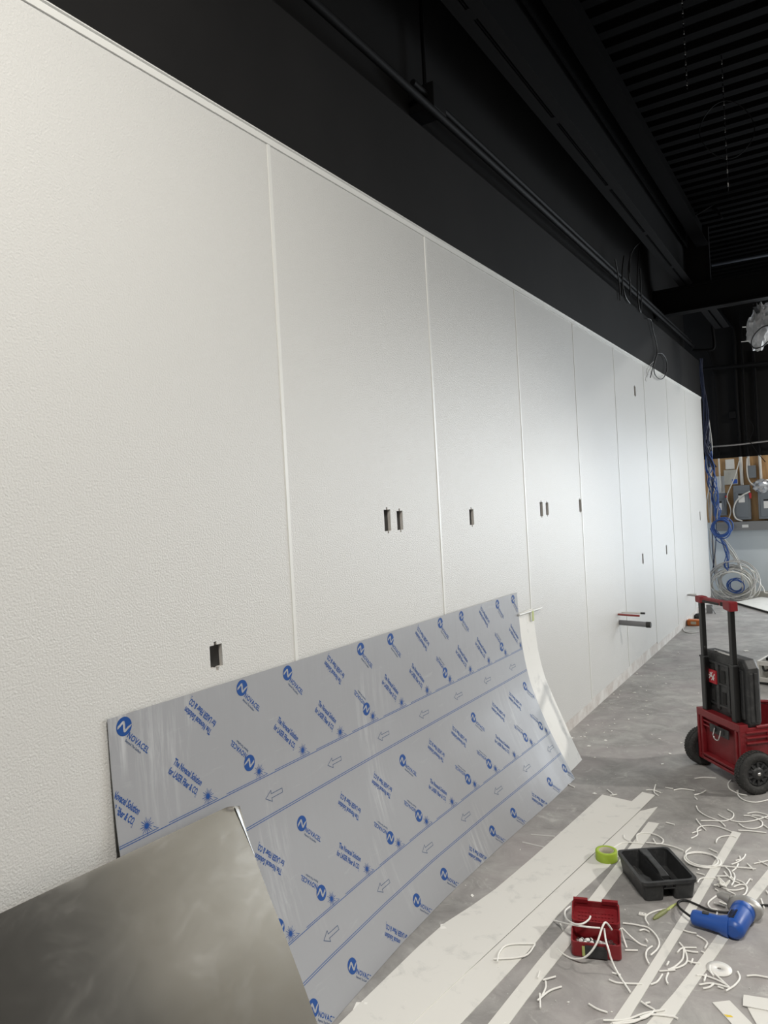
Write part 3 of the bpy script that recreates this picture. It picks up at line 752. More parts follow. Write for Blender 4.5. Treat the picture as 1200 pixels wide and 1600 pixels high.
# ------------------------------------------------------------------ blue power tool
tool = thing('power_shear', 'blue corded power tool with a grey metal head lying on the floor', 'power tool', (0, 0, 0))
h0 = fl(1080, 1432, .034); h1 = fl(1132, 1446, .036)
hp = [h0.lerp(h1, t) for t in (0, .04, .12, .5, .85, 1.0, 1.15)]
obj('handle', MB().tube(hp, [.014, .025, .029, .029, .031, .037, .040], 18), M['blue'], tool)
m0 = fl(1145, 1454, .038); m1 = fl(1167, 1414, .046)
ax_ = (m1 - m0).normalized()
mp_ = [m0 + ax_ * t * (m1 - m0).length for t in (-.04, 0, .06, .5, .60)]
mo = obj('motor_housing', MB().tube(mp_, [.022, .033, .039, .041, .041], 24), M['blue'], tool)
obj('collar', MB().tube([m0 + ax_ * (m1 - m0).length * t for t in (.60, .62, .74, .76)], [.041, .044, .044, .041], 24), M['blue'], tool)
hx = Vector((ax_.y, -ax_.x, 0)).normalized()
g1 = m0 + ax_ * (m1 - m0).length * .92
hl = (m1 - m0).length; up_ = Vector((0, 0, 1))
def hell(t, a, b, dz=0.0): return [m0 + ax_ * hl * t + hx * (a * math.cos(q)) + up_ * (b * math.sin(q) + dz) for q in [2 * math.pi * k / 20 for k in range(20)]]
obj('gear_head', MB().loft([hell(.76, .046, .040), hell(.79, .064, .043), hell(.92, .066, .043), hell(1.0, .054, .038), hell(1.05, .036, .026)], smooth=True), M['alu'], tool)
gp = m0 + ax_ * hl * .88 - hx * .058 + up_ * .018
obj('cutter_nose', MB().tube([gp, gp - hx * .03 + up_ * .006, gp - hx * .045], [.022, .016, .010], 10), M['alu'], tool)
side = Vector((-.34, -.30, .90)); side = (side - ax_ * side.dot(ax_)).normalized()
for k in range(6):
    c_ = m0 + ax_ * (.012 + .0105 * k + .010) + side * .0402
    tv = ax_.cross(side).normalized()
    q = [c_ + tv * .013 - ax_ * .0018, c_ + tv * .013 + ax_ * .0018, c_ - tv * .013 + ax_ * .0018, c_ - tv * .013 - ax_ * .0018]
    obj('vent_slot', MB().loft([[p - side * .004 for p in q], [p + side * .0016 for p in q]]), M['dark'], mo)
hm = h0.lerp(h1, .45) + Vector((0, 0, .027))
bevel(obj('switch', MB().box(hm.x - .012, hm.y - .008, hm.z - .004, hm.x + .012, hm.y + .008, hm.z + .006), M['rubber'], tool), .002)
for q_ in ((1147, 1452), (1157, 1441)):
    c_ = fl(*q_, .070); d_ = (c_ - m0).normalized()
obj('rating_label', MB().tube([m0 + ax_ * .072 + side * .0345, m0 + ax_ * .088 + side * .0345], .009, 4), M['label_blue'], tool)
cpts = [h0 + (h0 - h1).normalized() * .004] + [fl(60 / 1 * 0 + 1060 + a / 8.571, 1300 + b / 8.571, z) for a, b, z in ((60, 1055, .03), (12, 1010, .02), (-10, 960, .012), (25, 922, .006), (110, 918, .006), (250, 975, .006), (400, 1040, .006), (560, 1068, .006), (700, 1075, .006), (900, 1030, .006), (1050, 992, .006), (1130, 980, .006), (1230, 985, .006), (1400, 1010, .006))]
obj('cord', MB().tube(catmull(cpts, 7), .0048, 8), M['cord'], tool)

# ------------------------------------------------------------------ small items on the floor
kn = thing('utility_knife', 'small olive green snap-off cutter near the blue tool cord', 'cutter')
ka, kb = fl(1021, 1436, .005), fl(1058, 1411, .005); kd = (kb - ka)
obj('grip', MB().tube([ka, ka + kd * .12, ka + kd * .45, ka + kd * .55], [.004, .009, .010, .006], 8), M['olive'], kn)
obj('tape_flag', MB().tube([ka + kd * .5, ka + kd * .75, ka + kd], [.005, .007, .003], 5), M['green_pale'], kn)
tg = thing('plastic_tag', 'small square white plastic tag on the floor left of the cutter', 'tag', fl(1004, 1430))
bevel(obj('plate', MB().box(-.014, -.010, 0.0005, .014, .010, .007), M['white_pl'], tg), .0015)
obj('print_dots', MB().box(-.008, -.002, .0071, -.004, .002, .0075).box(.003, -.002, .0071, .008, .002, .0075), M['pvc_grey'], tg)
dc = thing('plastic_disc', 'round white plastic disc with a hole on the floor', 'disc', fl(1123.5, 1515))
obj('disc', MB().lathe([(.007, .001), (.043, .001), (.043, .005), (.007, .005)], Matrix.Identity(4), 30, closed=True), M['white_pl'], dc)
kt = MB()
random.seed(11)
c_ = fl(1130, 1381, .014)
kt.tube(catmull([c_ + Vector((random.uniform(-.022, .022), random.uniform(-.022, .022), random.uniform(-.008, .012))) for _ in range(16)], 4), .005, 5)
tag(obj('tape_wad', kt, M['cable_white']), 'crumpled wad of off-white tape among the offcuts', 'tape wad')

# coil of white cord
kc = thing('cord_coil', 'loose coil of white cord on the floor beside the black caddy', 'cord coil')
cc_ = fl(1060 + 315 / 8.571, 1300 + 385 / 8.571)
e1 = fl(1060 + 560 / 8.571, 1300 + 420 / 8.571); rad = (e1 - cc_).length
pts = [fl(1060 + a / 8.571, 1300 + b / 8.571, .004) for a, b in ((165, 212), (100, 262))]
a0 = math.atan2((pts[-1] - cc_).y, (pts[-1] - cc_).x)
for k in range(64):
    a = a0 + .25 + 2 * math.pi * k / 26 * 1.0
    r_ = rad * (1.0 + .06 * math.sin(a * 1.0 + k * .12) - .0016 * k)
    pts.append(cc_ + Vector((math.cos(a) * r_, math.sin(a) * r_, .004 + .0022 * (k // 26))))
pts += [fl(1060 + a / 8.571, 1300 + b / 8.571, .006) for a, b in ((600, 458), (760, 472), (900, 480), (1040, 495))]
obj('strand', MB().tube(catmull(pts, 3), .0036, 6), M['offcut'], kc)

# ------------------------------------------------------------------ offcuts
OFF = []   # (zoom origin, scale, polylines, label)
def offs(ox, oy, k, label, lines, z=.0038, r=.0036):
    for ln in lines:
        pts = [fl(ox + p[0] / k, oy + p[1] / k, (p[2] if len(p) > 2 else z)) for p in ln]
        o = obj('trim_offcut', MB().tube(catmull(pts, 5), r, 6), M['offcut'])
        L3 = catmull(pts, 5); ln_ = sum((b - a).length for a, b in zip(L3, L3[1:])); ratio = (L3[-1] - L3[0]).length / ln_
        size = 'tiny' if ln_ < .055 else 'short' if ln_ < .095 else 'medium' if ln_ < .16 else 'long' if ln_ < .30 else 'very long'
        shp = 'straight' if ratio > .992 else 'slightly bent' if ratio > .955 else 'curved' if ratio > .8 else 'looped'
        words = label.replace('thin white plastic ', 'white ').replace('white plastic ', 'white ')
        tag(o, words if len(lines) == 1 else size + ' ' + shp + ' ' + words, 'offcut', label.replace('thin white plastic ', ''))
offs(940, 1180, 4.615, 'thin white plastic offcut on the floor between the wide strip and the red cart', [
    [(40, 248), (75, 275), (85, 290)], [(60, 290), (110, 283)], [(320, 252), (370, 252), (425, 270)], [(390, 212), (378, 265), (410, 292)],
    [(460, 233), (515, 242)], [(520, 252), (580, 243), (670, 255)], [(670, 168), (740, 160), (825, 165)], [(668, 287), (715, 275), (752, 255)],
    [(465, 485), (525, 500)], [(-265, 175), (-245, 205), (-195, 230)], [(672, 302), (688, 318)]])
offs(940, 1180, 4.615, 'thin white plastic curl on the floor in front of the cart wheel', [
    [(683, 367), (700, 400), (760, 440), (850, 475), (892, 515)], [(910, 393), (950, 420), (940, 455), (880, 475), (800, 472), (715, 473)],
    [(840, 428), (890, 455), (980, 480), (1080, 475), (1200, 440)], [(683, 462), (715, 505), (752, 540)], [(645, 600), (690, 575), (690, 535), (730, 510), (830, 513), (940, 553)],
    [(652, 562), (718, 540)], [(985, 542), (1080, 547), (1188, 560)],
    [(990, 492), (1030, 520), (1100, 530), (1155, 510), (1150, 475), (1080, 440), (1025, 435)], [(1050, 420), (1120, 412), (1200, 432)], [(1085, 432), (1150, 442), (1230, 470)],
    [(935, 178), (912, 205), (925, 245), (990, 278), (1050, 290)], [(985, 252), (985, 290), (1030, 325), (1110, 340), (1200, 322)], [(1170, 505), (1205, 530)]])
offs(940, 1180, 4.615, 'thin white plastic curl lying just behind the black caddy', [
    [(85, 668), (150, 632), (250, 632), (300, 640)], [(160, 575), (165, 600), (210, 625)], [(255, 620), (255, 575), (300, 560), (380, 570), (440, 605), (435, 635), (390, 640)],
    [(320, 630), (430, 640), (520, 660), (590, 688)], [(372, 603), (388, 632)]], .005)
offs(1060, 1300, 8.571, 'thin white plastic offcut scattered between the cord coil and the blue tool', [
    [(505, 145), (515, 105), (570, 65), (700, 50), (780, 75)],
    [(410, 222), (525, 275)], [(710, 435), (800, 400), (870, 350), (898, 300)], [(765, 385), (835, 365)], [(815, 325), (835, 370)], [(800, 425), (775, 480), (715, 530)],
    [(920, 425), (1005, 505)], [(1010, 425), (1100, 405), (1200, 385)], [(1075, 382), (1200, 450)], [(630, 470), (680, 520), (705, 590), (690, 620)],
    [(615, 535), (660, 590), (735, 650)], [(705, 595), (745, 650), (710, 715)], [(735, 545), (755, 600), (735, 660)], [(510, 592), (650, 590)], [(245, 545), (350, 575)],
    [(255, 675), (290, 630), (370, 612), (500, 618)], [(580, 740), (680, 775), (790, 778), (880, 755)], [(650, 780), (760, 835)], [(785, 640), (870, 680), (930, 760)],
    [(905, 705), (960, 630), (985, 650)], [(640, 885), (780, 870), (880, 840), (915, 780), (905, 720), (830, 705), (740, 735)], [(525, 845), (400, 945), (430, 1020), (515, 1040)],
    [(480, 950), (640, 1000)], [(550, 932), (650, 975)], [(520, 1050), (515, 1100), (490, 1130)], [(745, 660), (820, 685)], [(495, 765), (530, 785)], [(475, 712), (515, 712)]])
offs(1060, 1300, 8.571, 'thin white plastic offcut at the right edge beside the blue tool', [
    [(1105, 895), (1150, 1025)], [(1015, 1070), (1040, 1150), (1065, 1180)], [(1175, 790), (1205, 830)]])
offs(1000, 1420, 6, 'thin white plastic offcut lying between the two right-hand strips', [
    [(405, 200), (460, 218), (530, 230)], [(535, 250), (590, 280), (630, 320), (608, 370)],
    [(370, 318), (410, 370), (440, 450), (430, 510), (360, 550), (260, 570)], [(350, 410), (400, 368), (530, 365)], [(420, 390), (480, 402), (545, 408)],
    [(410, 370), (400, 470), (330, 540), (280, 565)], [(440, 488), (500, 505), (565, 512)], [(575, 400), (605, 412)], [(180, 585), (330, 575)], [(262, 705), (245, 660), (265, 600)],
    [(100, 710), (160, 685), (210, 615)], [(250, 530), (270, 495)], [(495, 470), (478, 510)]])
offs(1000, 1420, 6, 'thin white plastic offcut around the round white disc', [
    [(655, 530), (655, 580), (690, 630)], [(690, 600), (760, 665), (840, 740)], [(530, 622), (620, 630), (740, 675), (820, 720)], [(555, 712), (680, 700), (840, 740)],
    [(590, 748), (650, 735), (690, 705)], [(805, 770), (890, 715), (935, 650), (915, 590)], [(730, 730), (785, 748)], [(1000, 630), (1090, 625), (1200, 645)], [(620, 615), (600, 680)]])
offs(1000, 1420, 6, 'thin white plastic offcut to the right of the red case', [
    [(-160, 135), (-80, 143), (0, 158), (80, 180), (150, 250), (180, 320), (160, 380), (100, 435)], [(-5, 205), (40, 195), (85, 215)], [(115, 350), (65, 390), (55, 450), (85, 520)],
    [(80, 150), (50, 90), (80, 50), (170, 15), (290, 0)], [(55, 285), (70, 310)]])
offs(840, 1440, 6, 'thin white plastic offcut on the bare floor in front of the red case', [
    [(480, 772), (560, 820), (655, 852)], [(670, 545), (760, 575), (980, 585)], [(700, 480), (780, 500)], [(820, 268), (940, 270)],
    [(780, 65, .06), (800, 140, .03), (835, 245)], [(790, 60, .06), (870, 140, .02), (960, 210), (1025, 230)]])
offs(840, 1440, 6, 'thin white plastic strand in the bundle at the bottom edge of the floor', [
    [(615, 925), (820, 920), (1000, 860), (1190, 825)], [(700, 955), (860, 930), (1010, 900), (1100, 830)], [(970, 750), (1030, 790), (1095, 825)], [(1010, 765), (1055, 758)],
    [(960, 900), (1060, 870), (1260, 890), (1315, 912)], [(720, 960), (900, 940), (1060, 860)]], .006)
offs(840, 1440, 6, 'thin white plastic offcut left of the red case on the narrow strip', [
    [(20, 465), (0, 530)], [(50, 548), (170, 515)], [(75, 560), (75, 620), (40, 700)], [(0, 740), (110, 650), (225, 610)], [(20, 675), (25, 810)], [(205, 10), (240, 80)]], .006)
offs(540, 1200, 3.333, 'thin white plastic curl lying on the broad white strip', [
    [(790, 1010), (800, 960), (850, 920), (990, 915)], [(770, 995), (930, 980), (985, 920)]], .008)
offs(840, 1440, 6, 'white plastic cord arching over the front of the red case', [
    [(185, 255, .004), (250, 310, .004), (340, 350, .008), (430, 340, .03), (500, 285, .055), (560, 190, .085), (600, 70, .115), (630, 10, .125), (660, 25, .11), (695, 75, .08)]])
offs(840, 1440, 6, 'white plastic cord running from inside the red case to the front strip', [
    [(625, 70, .085), (640, 180, .085), (665, 260, .075), (690, 350, .045), (750, 480, .012), (870, 665, .005)]])
offs(870, 1390, 8.57, 'white plastic cord lying across the open red lid', [
    [(-30, 415, .01), (60, 440, .03), (200, 470, .07), (400, 500, .08), (580, 515, .075)]])
offs(870, 1390, 8.57, 'white plastic curl looping over the left end of the red lid', [
    [(180, 225, .02), (110, 290, .03), (130, 390, .055), (240, 460, .08), (350, 455, .085), (430, 400, .09), (450, 355, .095)]])

# crumbs and plaster flecks (uncountable)
random.seed(5)
fk = MB()
def fleck(c, s_):
    a = random.uniform(0, math.pi); k = random.uniform(.25, .9)
    ca, sa = math.cos(a) * s_, math.sin(a) * s_
    q = [Vector((c.x + ca, c.y + sa, .0008)), Vector((c.x - sa * k, c.y + ca * k, .0008)), Vector((c.x - ca, c.y - sa, .0008)), Vector((c.x + sa * k, c.y - ca * k, .0008))]
    fk.loft([q, [p + Vector((0, 0, random.uniform(.001, .003))) for p in q]])
for _ in range(200):
    fleck(Vector((random.uniform(.02, 2.0), random.uniform(2.0, 7.5), 0)), random.choice((.002, .003, .003, .004, .006)))
for _ in range(60): fleck(Vector((random.uniform(.02, .35), random.uniform(4.5, 8.5), 0)), random.choice((.005, .008, .012)))
for q in ((695, 1448, .028), (563, 1573, .03), (738, 1400, .012), (946, 1157, .014), (920, 1166, .016), (893, 1153, .018), (990, 1099, .013), (1012, 1117, .012), (1010, 1079, .010), (995, 1088, .012), (1035, 1194, .016), (1031, 1155, .016), (1065, 1161, .012), (1047, 1178, .014), (929, 1240, .014), (960, 1124, .008), (916, 1145, .008), (1166, 1017, .03)):
    fleck(fl(q[0], q[1]), q[2])
o = obj('plaster_flecks', fk, M['offcut']); o['kind'] = 'stuff'
tag(o, 'scattered small white plaster crumbs and chips on the concrete floor', 'debris')
# dried adhesive lines on the floor near the sheet
for q in (((965, 345), (1090, 355)), ((920, 385), (1035, 412))):
    a, b = fl(540 + q[0][0] / 3.333, 1200 + q[0][1] / 3.333, .0012), fl(540 + q[1][0] / 3.333, 1200 + q[1][1] / 3.333, .0012)
    d_ = (b - a).normalized(); nn = Vector((-d_.y, d_.x, 0)) * .006
    o = obj('adhesive_residue', MB().loft([[a + nn, a - nn, a - nn - Vector((0, 0, .001)), a + nn - Vector((0, 0, .001))], [b + nn, b - nn, b - nn - Vector((0, 0, .001)), b + nn - Vector((0, 0, .001))]]), M['cable_grey'])
    tag(o, 'thin line of dried adhesive on the floor beside the printed sheet', 'residue', 'dried adhesive lines')

# ------------------------------------------------------------------ steel overhead
def i_beam(x0, x1, z0, z1, y0, y1, axis, tf=.016, tw=.012, bf=.17):
    mb = MB()
    if axis == 'X':
        yc = (y0 + y1) / 2
        mb.box(x0, yc - bf / 2, z0, x1, yc + bf / 2, z0 + tf).box(x0, yc - bf / 2, z1 - tf, x1, yc + bf / 2, z1).box(x0, yc - tw / 2, z0, x1, yc + tw / 2, z1)
    return mb
ZB = 4.312
cb = thing('cross_beam', 'black steel beam crossing from the left wall under the deck', 'beam')
obj('flange_web', i_beam(-.195, RX, 3.985, ZB - .002, 9.95, 10.12, 'X'), M['black_metal'], cb)
obj('end_plate', MB().box(-.199, 9.95, 3.96, -.17, 10.12, 4.31), M['black_metal'], cb)
# double-angle chord running beside the wall
jb = thing('joist_girder', 'long black double-angle joist running along the left wall under the deck', 'beam')
for xa, xb, up in ((.126, .206, .126), (.214, .294, .294)):
    mb = MB().box(xa, YB, ZB, xb, 9.98, ZB + .008)
    mb.box(.199 if up == .126 else .213, YB, ZB, .207 if up == .126 else .221, 9.98, ZB + .08)
    obj('bottom_chord', mb, M['black_metal'], jb)
obj('top_chord', MB().box(.13, YB, ZC - .07, .29, 9.98, ZC - .003), M['black_metal'], jb)
obj('web_plate', MB().box(.2075, YB, ZB + .03, .2125, 9.97, ZC - .07), M['black_metal'], jb)
for k in range(7): obj('spacer', MB().box(.198, .9 + k * 1.35, ZB - .001, .222, 1.0 + k * 1.35, ZB + .03), M['black_metal'], jb)
jb2 = thing('roof_beam', 'dark roof beam close under the deck, right of the double-angle joist', 'beam')
obj('web', MB().box(.25, YB, 4.74, .262, 9.9, ZC - .003), M['deck'], jb2)
obj('flange', MB().box(.36, YB, 4.735, .50, 9.9, 4.75).box(.424, YB, 4.75, .436, 9.9, ZC - .003), M['deck'], jb2)
sb = thing('joist_stub', 'dark stub post standing on the cross beam up to the deck', 'beam')
obj('post', MB().box(.20, 9.985, ZB, .44, 10.10, ZC - .003), M['black'], sb)
obj('angle', MB().box(.44, 9.985, ZB, .49, 9.995, ZC - .003).box(.484, 9.985, ZB, .49, 10.06, ZC - .003), M['black_metal'], sb)
br = thing('diagonal_brace', 'thin black brace rod rising diagonally to the right under the deck', 'brace')
obj('rod', MB().tube([yp(1045, 361, 9.4), yp(1110, 322, 9.4), yp(1178, 279, 9.4), yp(1260, 230, 9.4)], .012, 6), M['black_metal'], br)
obj('clip', MB().tube([yp(1112, 327, 9.4), yp(1119, 327, 9.4), yp(1128, 341, 9.4)], .014, 4), M['black_metal'], br)
# far-bay joist seats beyond the cross beam
fb = thing('far_joist', 'black double-angle joist beyond the cross beam at the far end', 'beam')
for xa in (.30, .40): obj('chord', MB().box(xa, 10.05, 4.05, xa + .085, 11.7, 4.06).box(xa + (.08 if xa < .35 else 0), 10.05, 4.05, xa + (.085 if xa < .35 else .005), 11.7, 4.12), M['black_metal'], fb)
dt = thing('cross_conduit', 'bluish grey conduit crossing under the far deck', 'conduit')
obj('pipe', MB().tube([yp(1112, 413.5, 11.0), yp(1200, 397, 11.0), yp(1300, 378, 11.0)], .028, 10), mat('blue_grey_metal', (.07, .08, .10), .35, .5), dt)
cl = thing('channel_strut', 'short black channel hanging under the cross beam', 'strut')
obj('channel', MB().box(.93, 10.13, 3.93, .975, 10.6, 3.955).box(.93, 10.13, 3.955, .936, 10.6, 3.98).box(.969, 10.13, 3.955, .975, 10.6, 3.98), M['black_metal'], cl)

# conduits on the ledge
def pipe_thing(name, pts, r, m_, label, cat, smooth=6, n=8, group=None):
    t = thing(name, label, cat, (0, 0, 0), group)
    obj('pipe', MB().tube(catmull(pts, smooth) if smooth else pts, r, n), m_, t); return t
pipe_thing('ledge_conduit', [(-.06, YB, 3.90), (-.06, 12.0, 3.90)], .022, M['black_metal'], 'lower of two black conduits along the ledge of the left wall', 'conduit', 0)
pipe_thing('ledge_conduit', [(-.085, 3.5, 3.985), (-.085, 12.0, 3.985)], .018, M['black_metal'], 'upper thinner black conduit along the ledge of the left wall', 'conduit', 0)
jbx = thing('junction_box', 'small black junction box above the conduits on the upper left wall', 'junction box', (-.2, 3.75, 3.94))
bevel(obj('box_body', MB().box(0.001, -.10, -.03, .16, .05, .11), M['black_metal'], jbx), .004)
obj('drop_pipe', MB().tube([(.07, -.02, .11), (.07, -.02, 1.06)], .012, 8), M['black_metal'], jbx)
pipe_thing('elbow_conduit', [yp(1083, 547, 11.9), yp(1100, 547, 11.9), yp(1112, 546, 11.9), yp(1115.5, 543, 11.9), yp(1116, 535, 11.9), yp(1113, 510, 11.9)], .020, M['black_metal'], 'black conduit elbow turning up at the end of the ledge', 'conduit')
# hanging wires by the ledge
def wire(lines, r, m_, label, cat='wire', name='hanging_wire', Y=9.0, n=5, group=None, X=None):
    t = thing(name, label, cat, (0, 0, 0), group)
    for ln in lines:
        obj('strand', MB().tube(catmull([(wl(p[0], p[1], p[2] if len(p) > 2 else X) if X is not None else yp(p[0], p[1], p[2] if len(p) > 2 else Y)) for p in ln], 5), r, n), m_, t)
    return t
wire([[(961, 405), (967, 440), (969, 470)], [(975, 400), (972, 430), (976, 460), (984, 474)], [(985, 395), (984, 430), (985, 462)], [(1000, 378), (996, 430), (997, 470), (1001, 488), (1002, 470), (1000, 420)],
      [(1000, 378), (988, 392), (982, 420), (985, 445)], [(973, 425), (971, 462)]], .007, M['cord'], 'bunch of black wires hanging over the ledge of the left wall', X=.018)
wire([[(1011, 498), (1017, 500), (1020, 515), (1024, 530), (1027, 548), (1025, 560), (1019, 578), (1016, 590)],
      [(1027, 552), (1035, 553), (1041, 563), (1042, 578), (1037, 590), (1030, 592), (1023, 584), (1022, 570), (1026, 555)]], .006, M['cord'],
     'black wire with a loop hanging off the fascia over the white wall', X=.03)
wire([[(1021, 565), (1012, 575), (1011, 584), (1017, 586)], [(1019, 570), (1009, 590), (1010, 596)]], .003, M['cable_grey'], 'thin pale wire ends beside the looped black wire', X=.03)
ring = [Vector((0, 0, 0))] * 0
c0 = Vector(yp(1136, 203, 6.2))
rg = thing('wire_ring', 'large thin wire ring hanging under the dark deck', 'wire ring', c0)
e_r = RGT.copy(); e_u = UPV.copy()
rr_ = 43 / F_PX * (c0 - CAM).dot(FWD)
obj('ring', MB().tube([e_r * math.cos(a) * rr_ + e_u * math.sin(a) * rr_ + Vector((0, .03, 0)) * math.sin(a * 3) for a in [2 * math.pi * k / 40 for k in range(40)]], .0035, 5, closed=True), M['black_metal'], rg)
def chain(x, y0, y1, Y, label, dx):
    t = thing('hanging_chain', label, 'chain')
    b = yp(x + dx, y1, Y); a = Vector((yp(x, y0, Y).x, Y, ZC)); n = 30
    for k in range(n):
        p, q = a.lerp(b, k / n), a.lerp(b, (k + .8) / n)
        obj('link', MB().tube([p, q], .004, 4), M['galv'] if k % 3 == 1 else M['black_metal'], t)
chain(1068, 50, 140, 5.2, 'thin chain hanging from the deck left of the wire ring', 6)
chain(1130, 140, 300, 6.2, 'thin chain hanging from the deck through the wire ring', 8)

# plastic-wrapped fixture
random.seed(9)
wc = yp(1190, 512, 10.6)
wp = thing('wrapped_fixture', 'crumpled clear plastic wrapped around a fixture under the cross beam', 'wrapped fixture', wc)
bm = bmesh.new(); bmesh.ops.create_icosphere(bm, subdivisions=4, radius=1)
from mathutils import noise as mnoise
for v in bm.verts:
    d_ = v.co.normalized(); k = 1 + .28 * mnoise.noise(d_ * 2.2) + .16 * mnoise.noise(d_ * 5.5) + .08 * mnoise.noise(d_ * 13)
    v.co = Vector((d_.x * .17 * k, d_.y * .16 * k, d_.z * .27 * k + (.04 if d_.x > 0 else -.02)))
me = bpy.data.meshes.new('wrap'); bm.to_mesh(me); bm.free(); me.materials.append(M['plastic_wrap'])
o = bpy.data.objects.new('wrap', me); COL.objects.link(o); o.parent = wp
bm = bmesh.new(); bmesh.ops.create_icosphere(bm, subdivisions=3, radius=1)
for v in bm.verts:
    d_ = v.co.normalized(); k = 1 + .3 * mnoise.noise(d_ * 4) + .2 * mnoise.noise(d_ * 9)
    v.co = Vector((d_.x * .09 * k + .03, d_.y * .09 * k, d_.z * .13 * k - .06))
me = bpy.data.meshes.new('inner'); bm.to_mesh(me); bm.free(); me.materials.append(M['foil'])
o = bpy.data.objects.new('inner_fixture', me); COL.objects.link(o); o.parent = wp
obj('cord_loop', MB().tube(catmull([yp(x, y, 10.40) - wc for x, y in ((1205, 507), (1190, 512), (1178, 524), (1174, 537), (1179, 544), (1192, 541), (1205, 528))], 6), .008, 6), M['cord'], wp)
obj('rod', MB().tube([yp(1158, 533.5, 10.6) - wc, yp(1215, 529, 10.6) - wc], .011, 8), M['chrome'], wp)
obj('rod', MB().tube([yp(1160, 510.5, 10.75) - wc, yp(1170, 510, 10.75) - wc], .013, 8), M['chrome'], wp)

# ------------------------------------------------------------------ far wall: electrical gear
YW = YF
def rect(x0, y0, x1, y1, Y=YW):
    a = yp(x0, y0, Y); b = yp(x1, y1, Y); return a.x, a.z, b.x, b.z
pl = thing('plywood_board', 'plywood backing board behind the electrical panels', 'board', (0, 0, 0))
for (xa, xb) in ((-.35, .44), (.443, 1.38)):
    obj('plywood_sheet', MB().box(xa, YW - .02, 1.19, xb, YW - .001, ZK - .002), M['ply'], pl)
YP = YW - .021
gt = thing('wire_gutter', 'long grey wire trough under the electrical panels', 'wire trough')
bevel(obj('trough', MB().box(.03, YP - .13, 1.055, 1.36, YP, 1.195), M['gutter'], gt), .004)
obj('label_plate', MB().box(.40, YP - .132, 1.10, .49, YP - .13, 1.145), M['paper'], gt)
def epanel(x0, z0, x1, z1, dpt, label, lab=True):
    t = thing('breaker_panel', label, 'breaker panel')
    bevel(obj('enclosure', MB().box(x0, YP - dpt, z0, x1, YP, z1), M['panel_grey'], t), .006)
    w_ = x1 - x0
    dr_ = bevel(obj('door', MB().box(x0 + w_ * .12, YP - dpt - .008, z0 + .04, x1 - w_ * .12, YP - dpt, z1 - .10), M['panel_grey'], t), .003)
    if lab:
        obj('paper_label', MB().box(x0 + w_ * .30, YP - dpt - .011, z1 - .27, x1 - w_ * .32, YP - dpt - .008, z1 - .16), M['paper'], dr_)
        obj('breaker_slot', MB().box(x0 + w_ * .30, YP - dpt - .011, z1 - .155, x1 - w_ * .32, YP - dpt - .008, z1 - .13), M['dark'], dr_)
    return t
epanel(-.02, 1.30, .19, 1.66, .12, 'small grey breaker panel half behind the blue cables')
epanel(.30, 1.225, .535, 1.765, .14, 'tallest grey breaker panel in the middle of the plywood')
epanel(.645, 1.225, .90, 1.66, .14, 'grey breaker panel at the right edge with crumpled foil on top')
t = thing('telecom_box', 'beige metal box with a blue label on the plywood', 'box')
bevel(obj('box_body', MB().box(.17, YP - .07, 1.785, .365, YP, 2.02), M['beige'], t), .006)
obj('blue_label', MB().box(.285, YP - .073, 1.80, .36, YP - .07, 1.868), M['label_blue'], t)
t = thing('thermostat_cover', 'white plastic cover on the plywood above the beige box', 'cover')
bevel(obj('cover', MB().box(.195, YP - .04, 2.03, .325, YP, 2.19), M['white_pl'], t), .008)
t = thing('disconnect_box', 'small dark grey box on the plywood right of the beige box', 'box')
bevel(obj('box_body', MB().box(.51, YP - .10, 1.87, .63, YP, 2.065), M['panel_grey'], t), .006)
t = thing('paper_notice', 'white paper notice taped to the plywood behind the cables', 'paper')
obj('sheet', MB().box(.00, YP - .004, 1.66, .165, YP - .001, 1.93), M['paper'], t)
random.seed(21)
bm = bmesh.new(); bmesh.ops.create_icosphere(bm, subdivisions=3, radius=1)
for v in bm.verts:
    d_ = v.co.normalized(); k = 1 + .35 * mnoise.noise(d_ * 3) + .25 * mnoise.noise(d_ * 8)
    v.co = Vector((d_.x * .14 * k, d_.y * .08 * k, d_.z * .11 * k))
me = bpy.data.meshes.new('foil_wad'); bm.to_mesh(me); bm.free(); me.materials.append(M['foil'])
o = bpy.data.objects.new('foil_wad', me); COL.objects.link(o); o.location = (.72, YP - .10, 1.735)
tag(o, 'crumpled silver foil bundle on top of the right breaker panel', 'foil')
t = thing('wall_sensor', 'small dark grey sensor box high on the black far wall', 'sensor', yp(1145.5, 649, YW - .03))
bevel(obj('housing', MB().box(-.06, -.04, -.05, .045, .02, .06), M['black_metal'], t), .006)
t = thing('red_lockout_tag', 'small red tag hanging beside the tall breaker panel', 'tag', yp(1172, 770, YP - .15))
bevel(obj('tag_body', MB().prism([(-.02, 0), (.02, 0), (.012, -.09), (-.012, -.09)], -.006, .006, Matrix.Rotation(math.pi / 2, 4, 'X')), M['red_tag'], t), .002)
t = thing('red_wire_nut', 'small red wire nut by the small breaker panel', 'wire nut', yp(1134.5, 776, YP - .13))
bevel(obj('nut', MB().lathe([(.02, 0), (.014, .04), (.006, .05)], Matrix.Rotation(math.pi / 2, 4, 'X'), 8), M['red_tag'], t), .001)
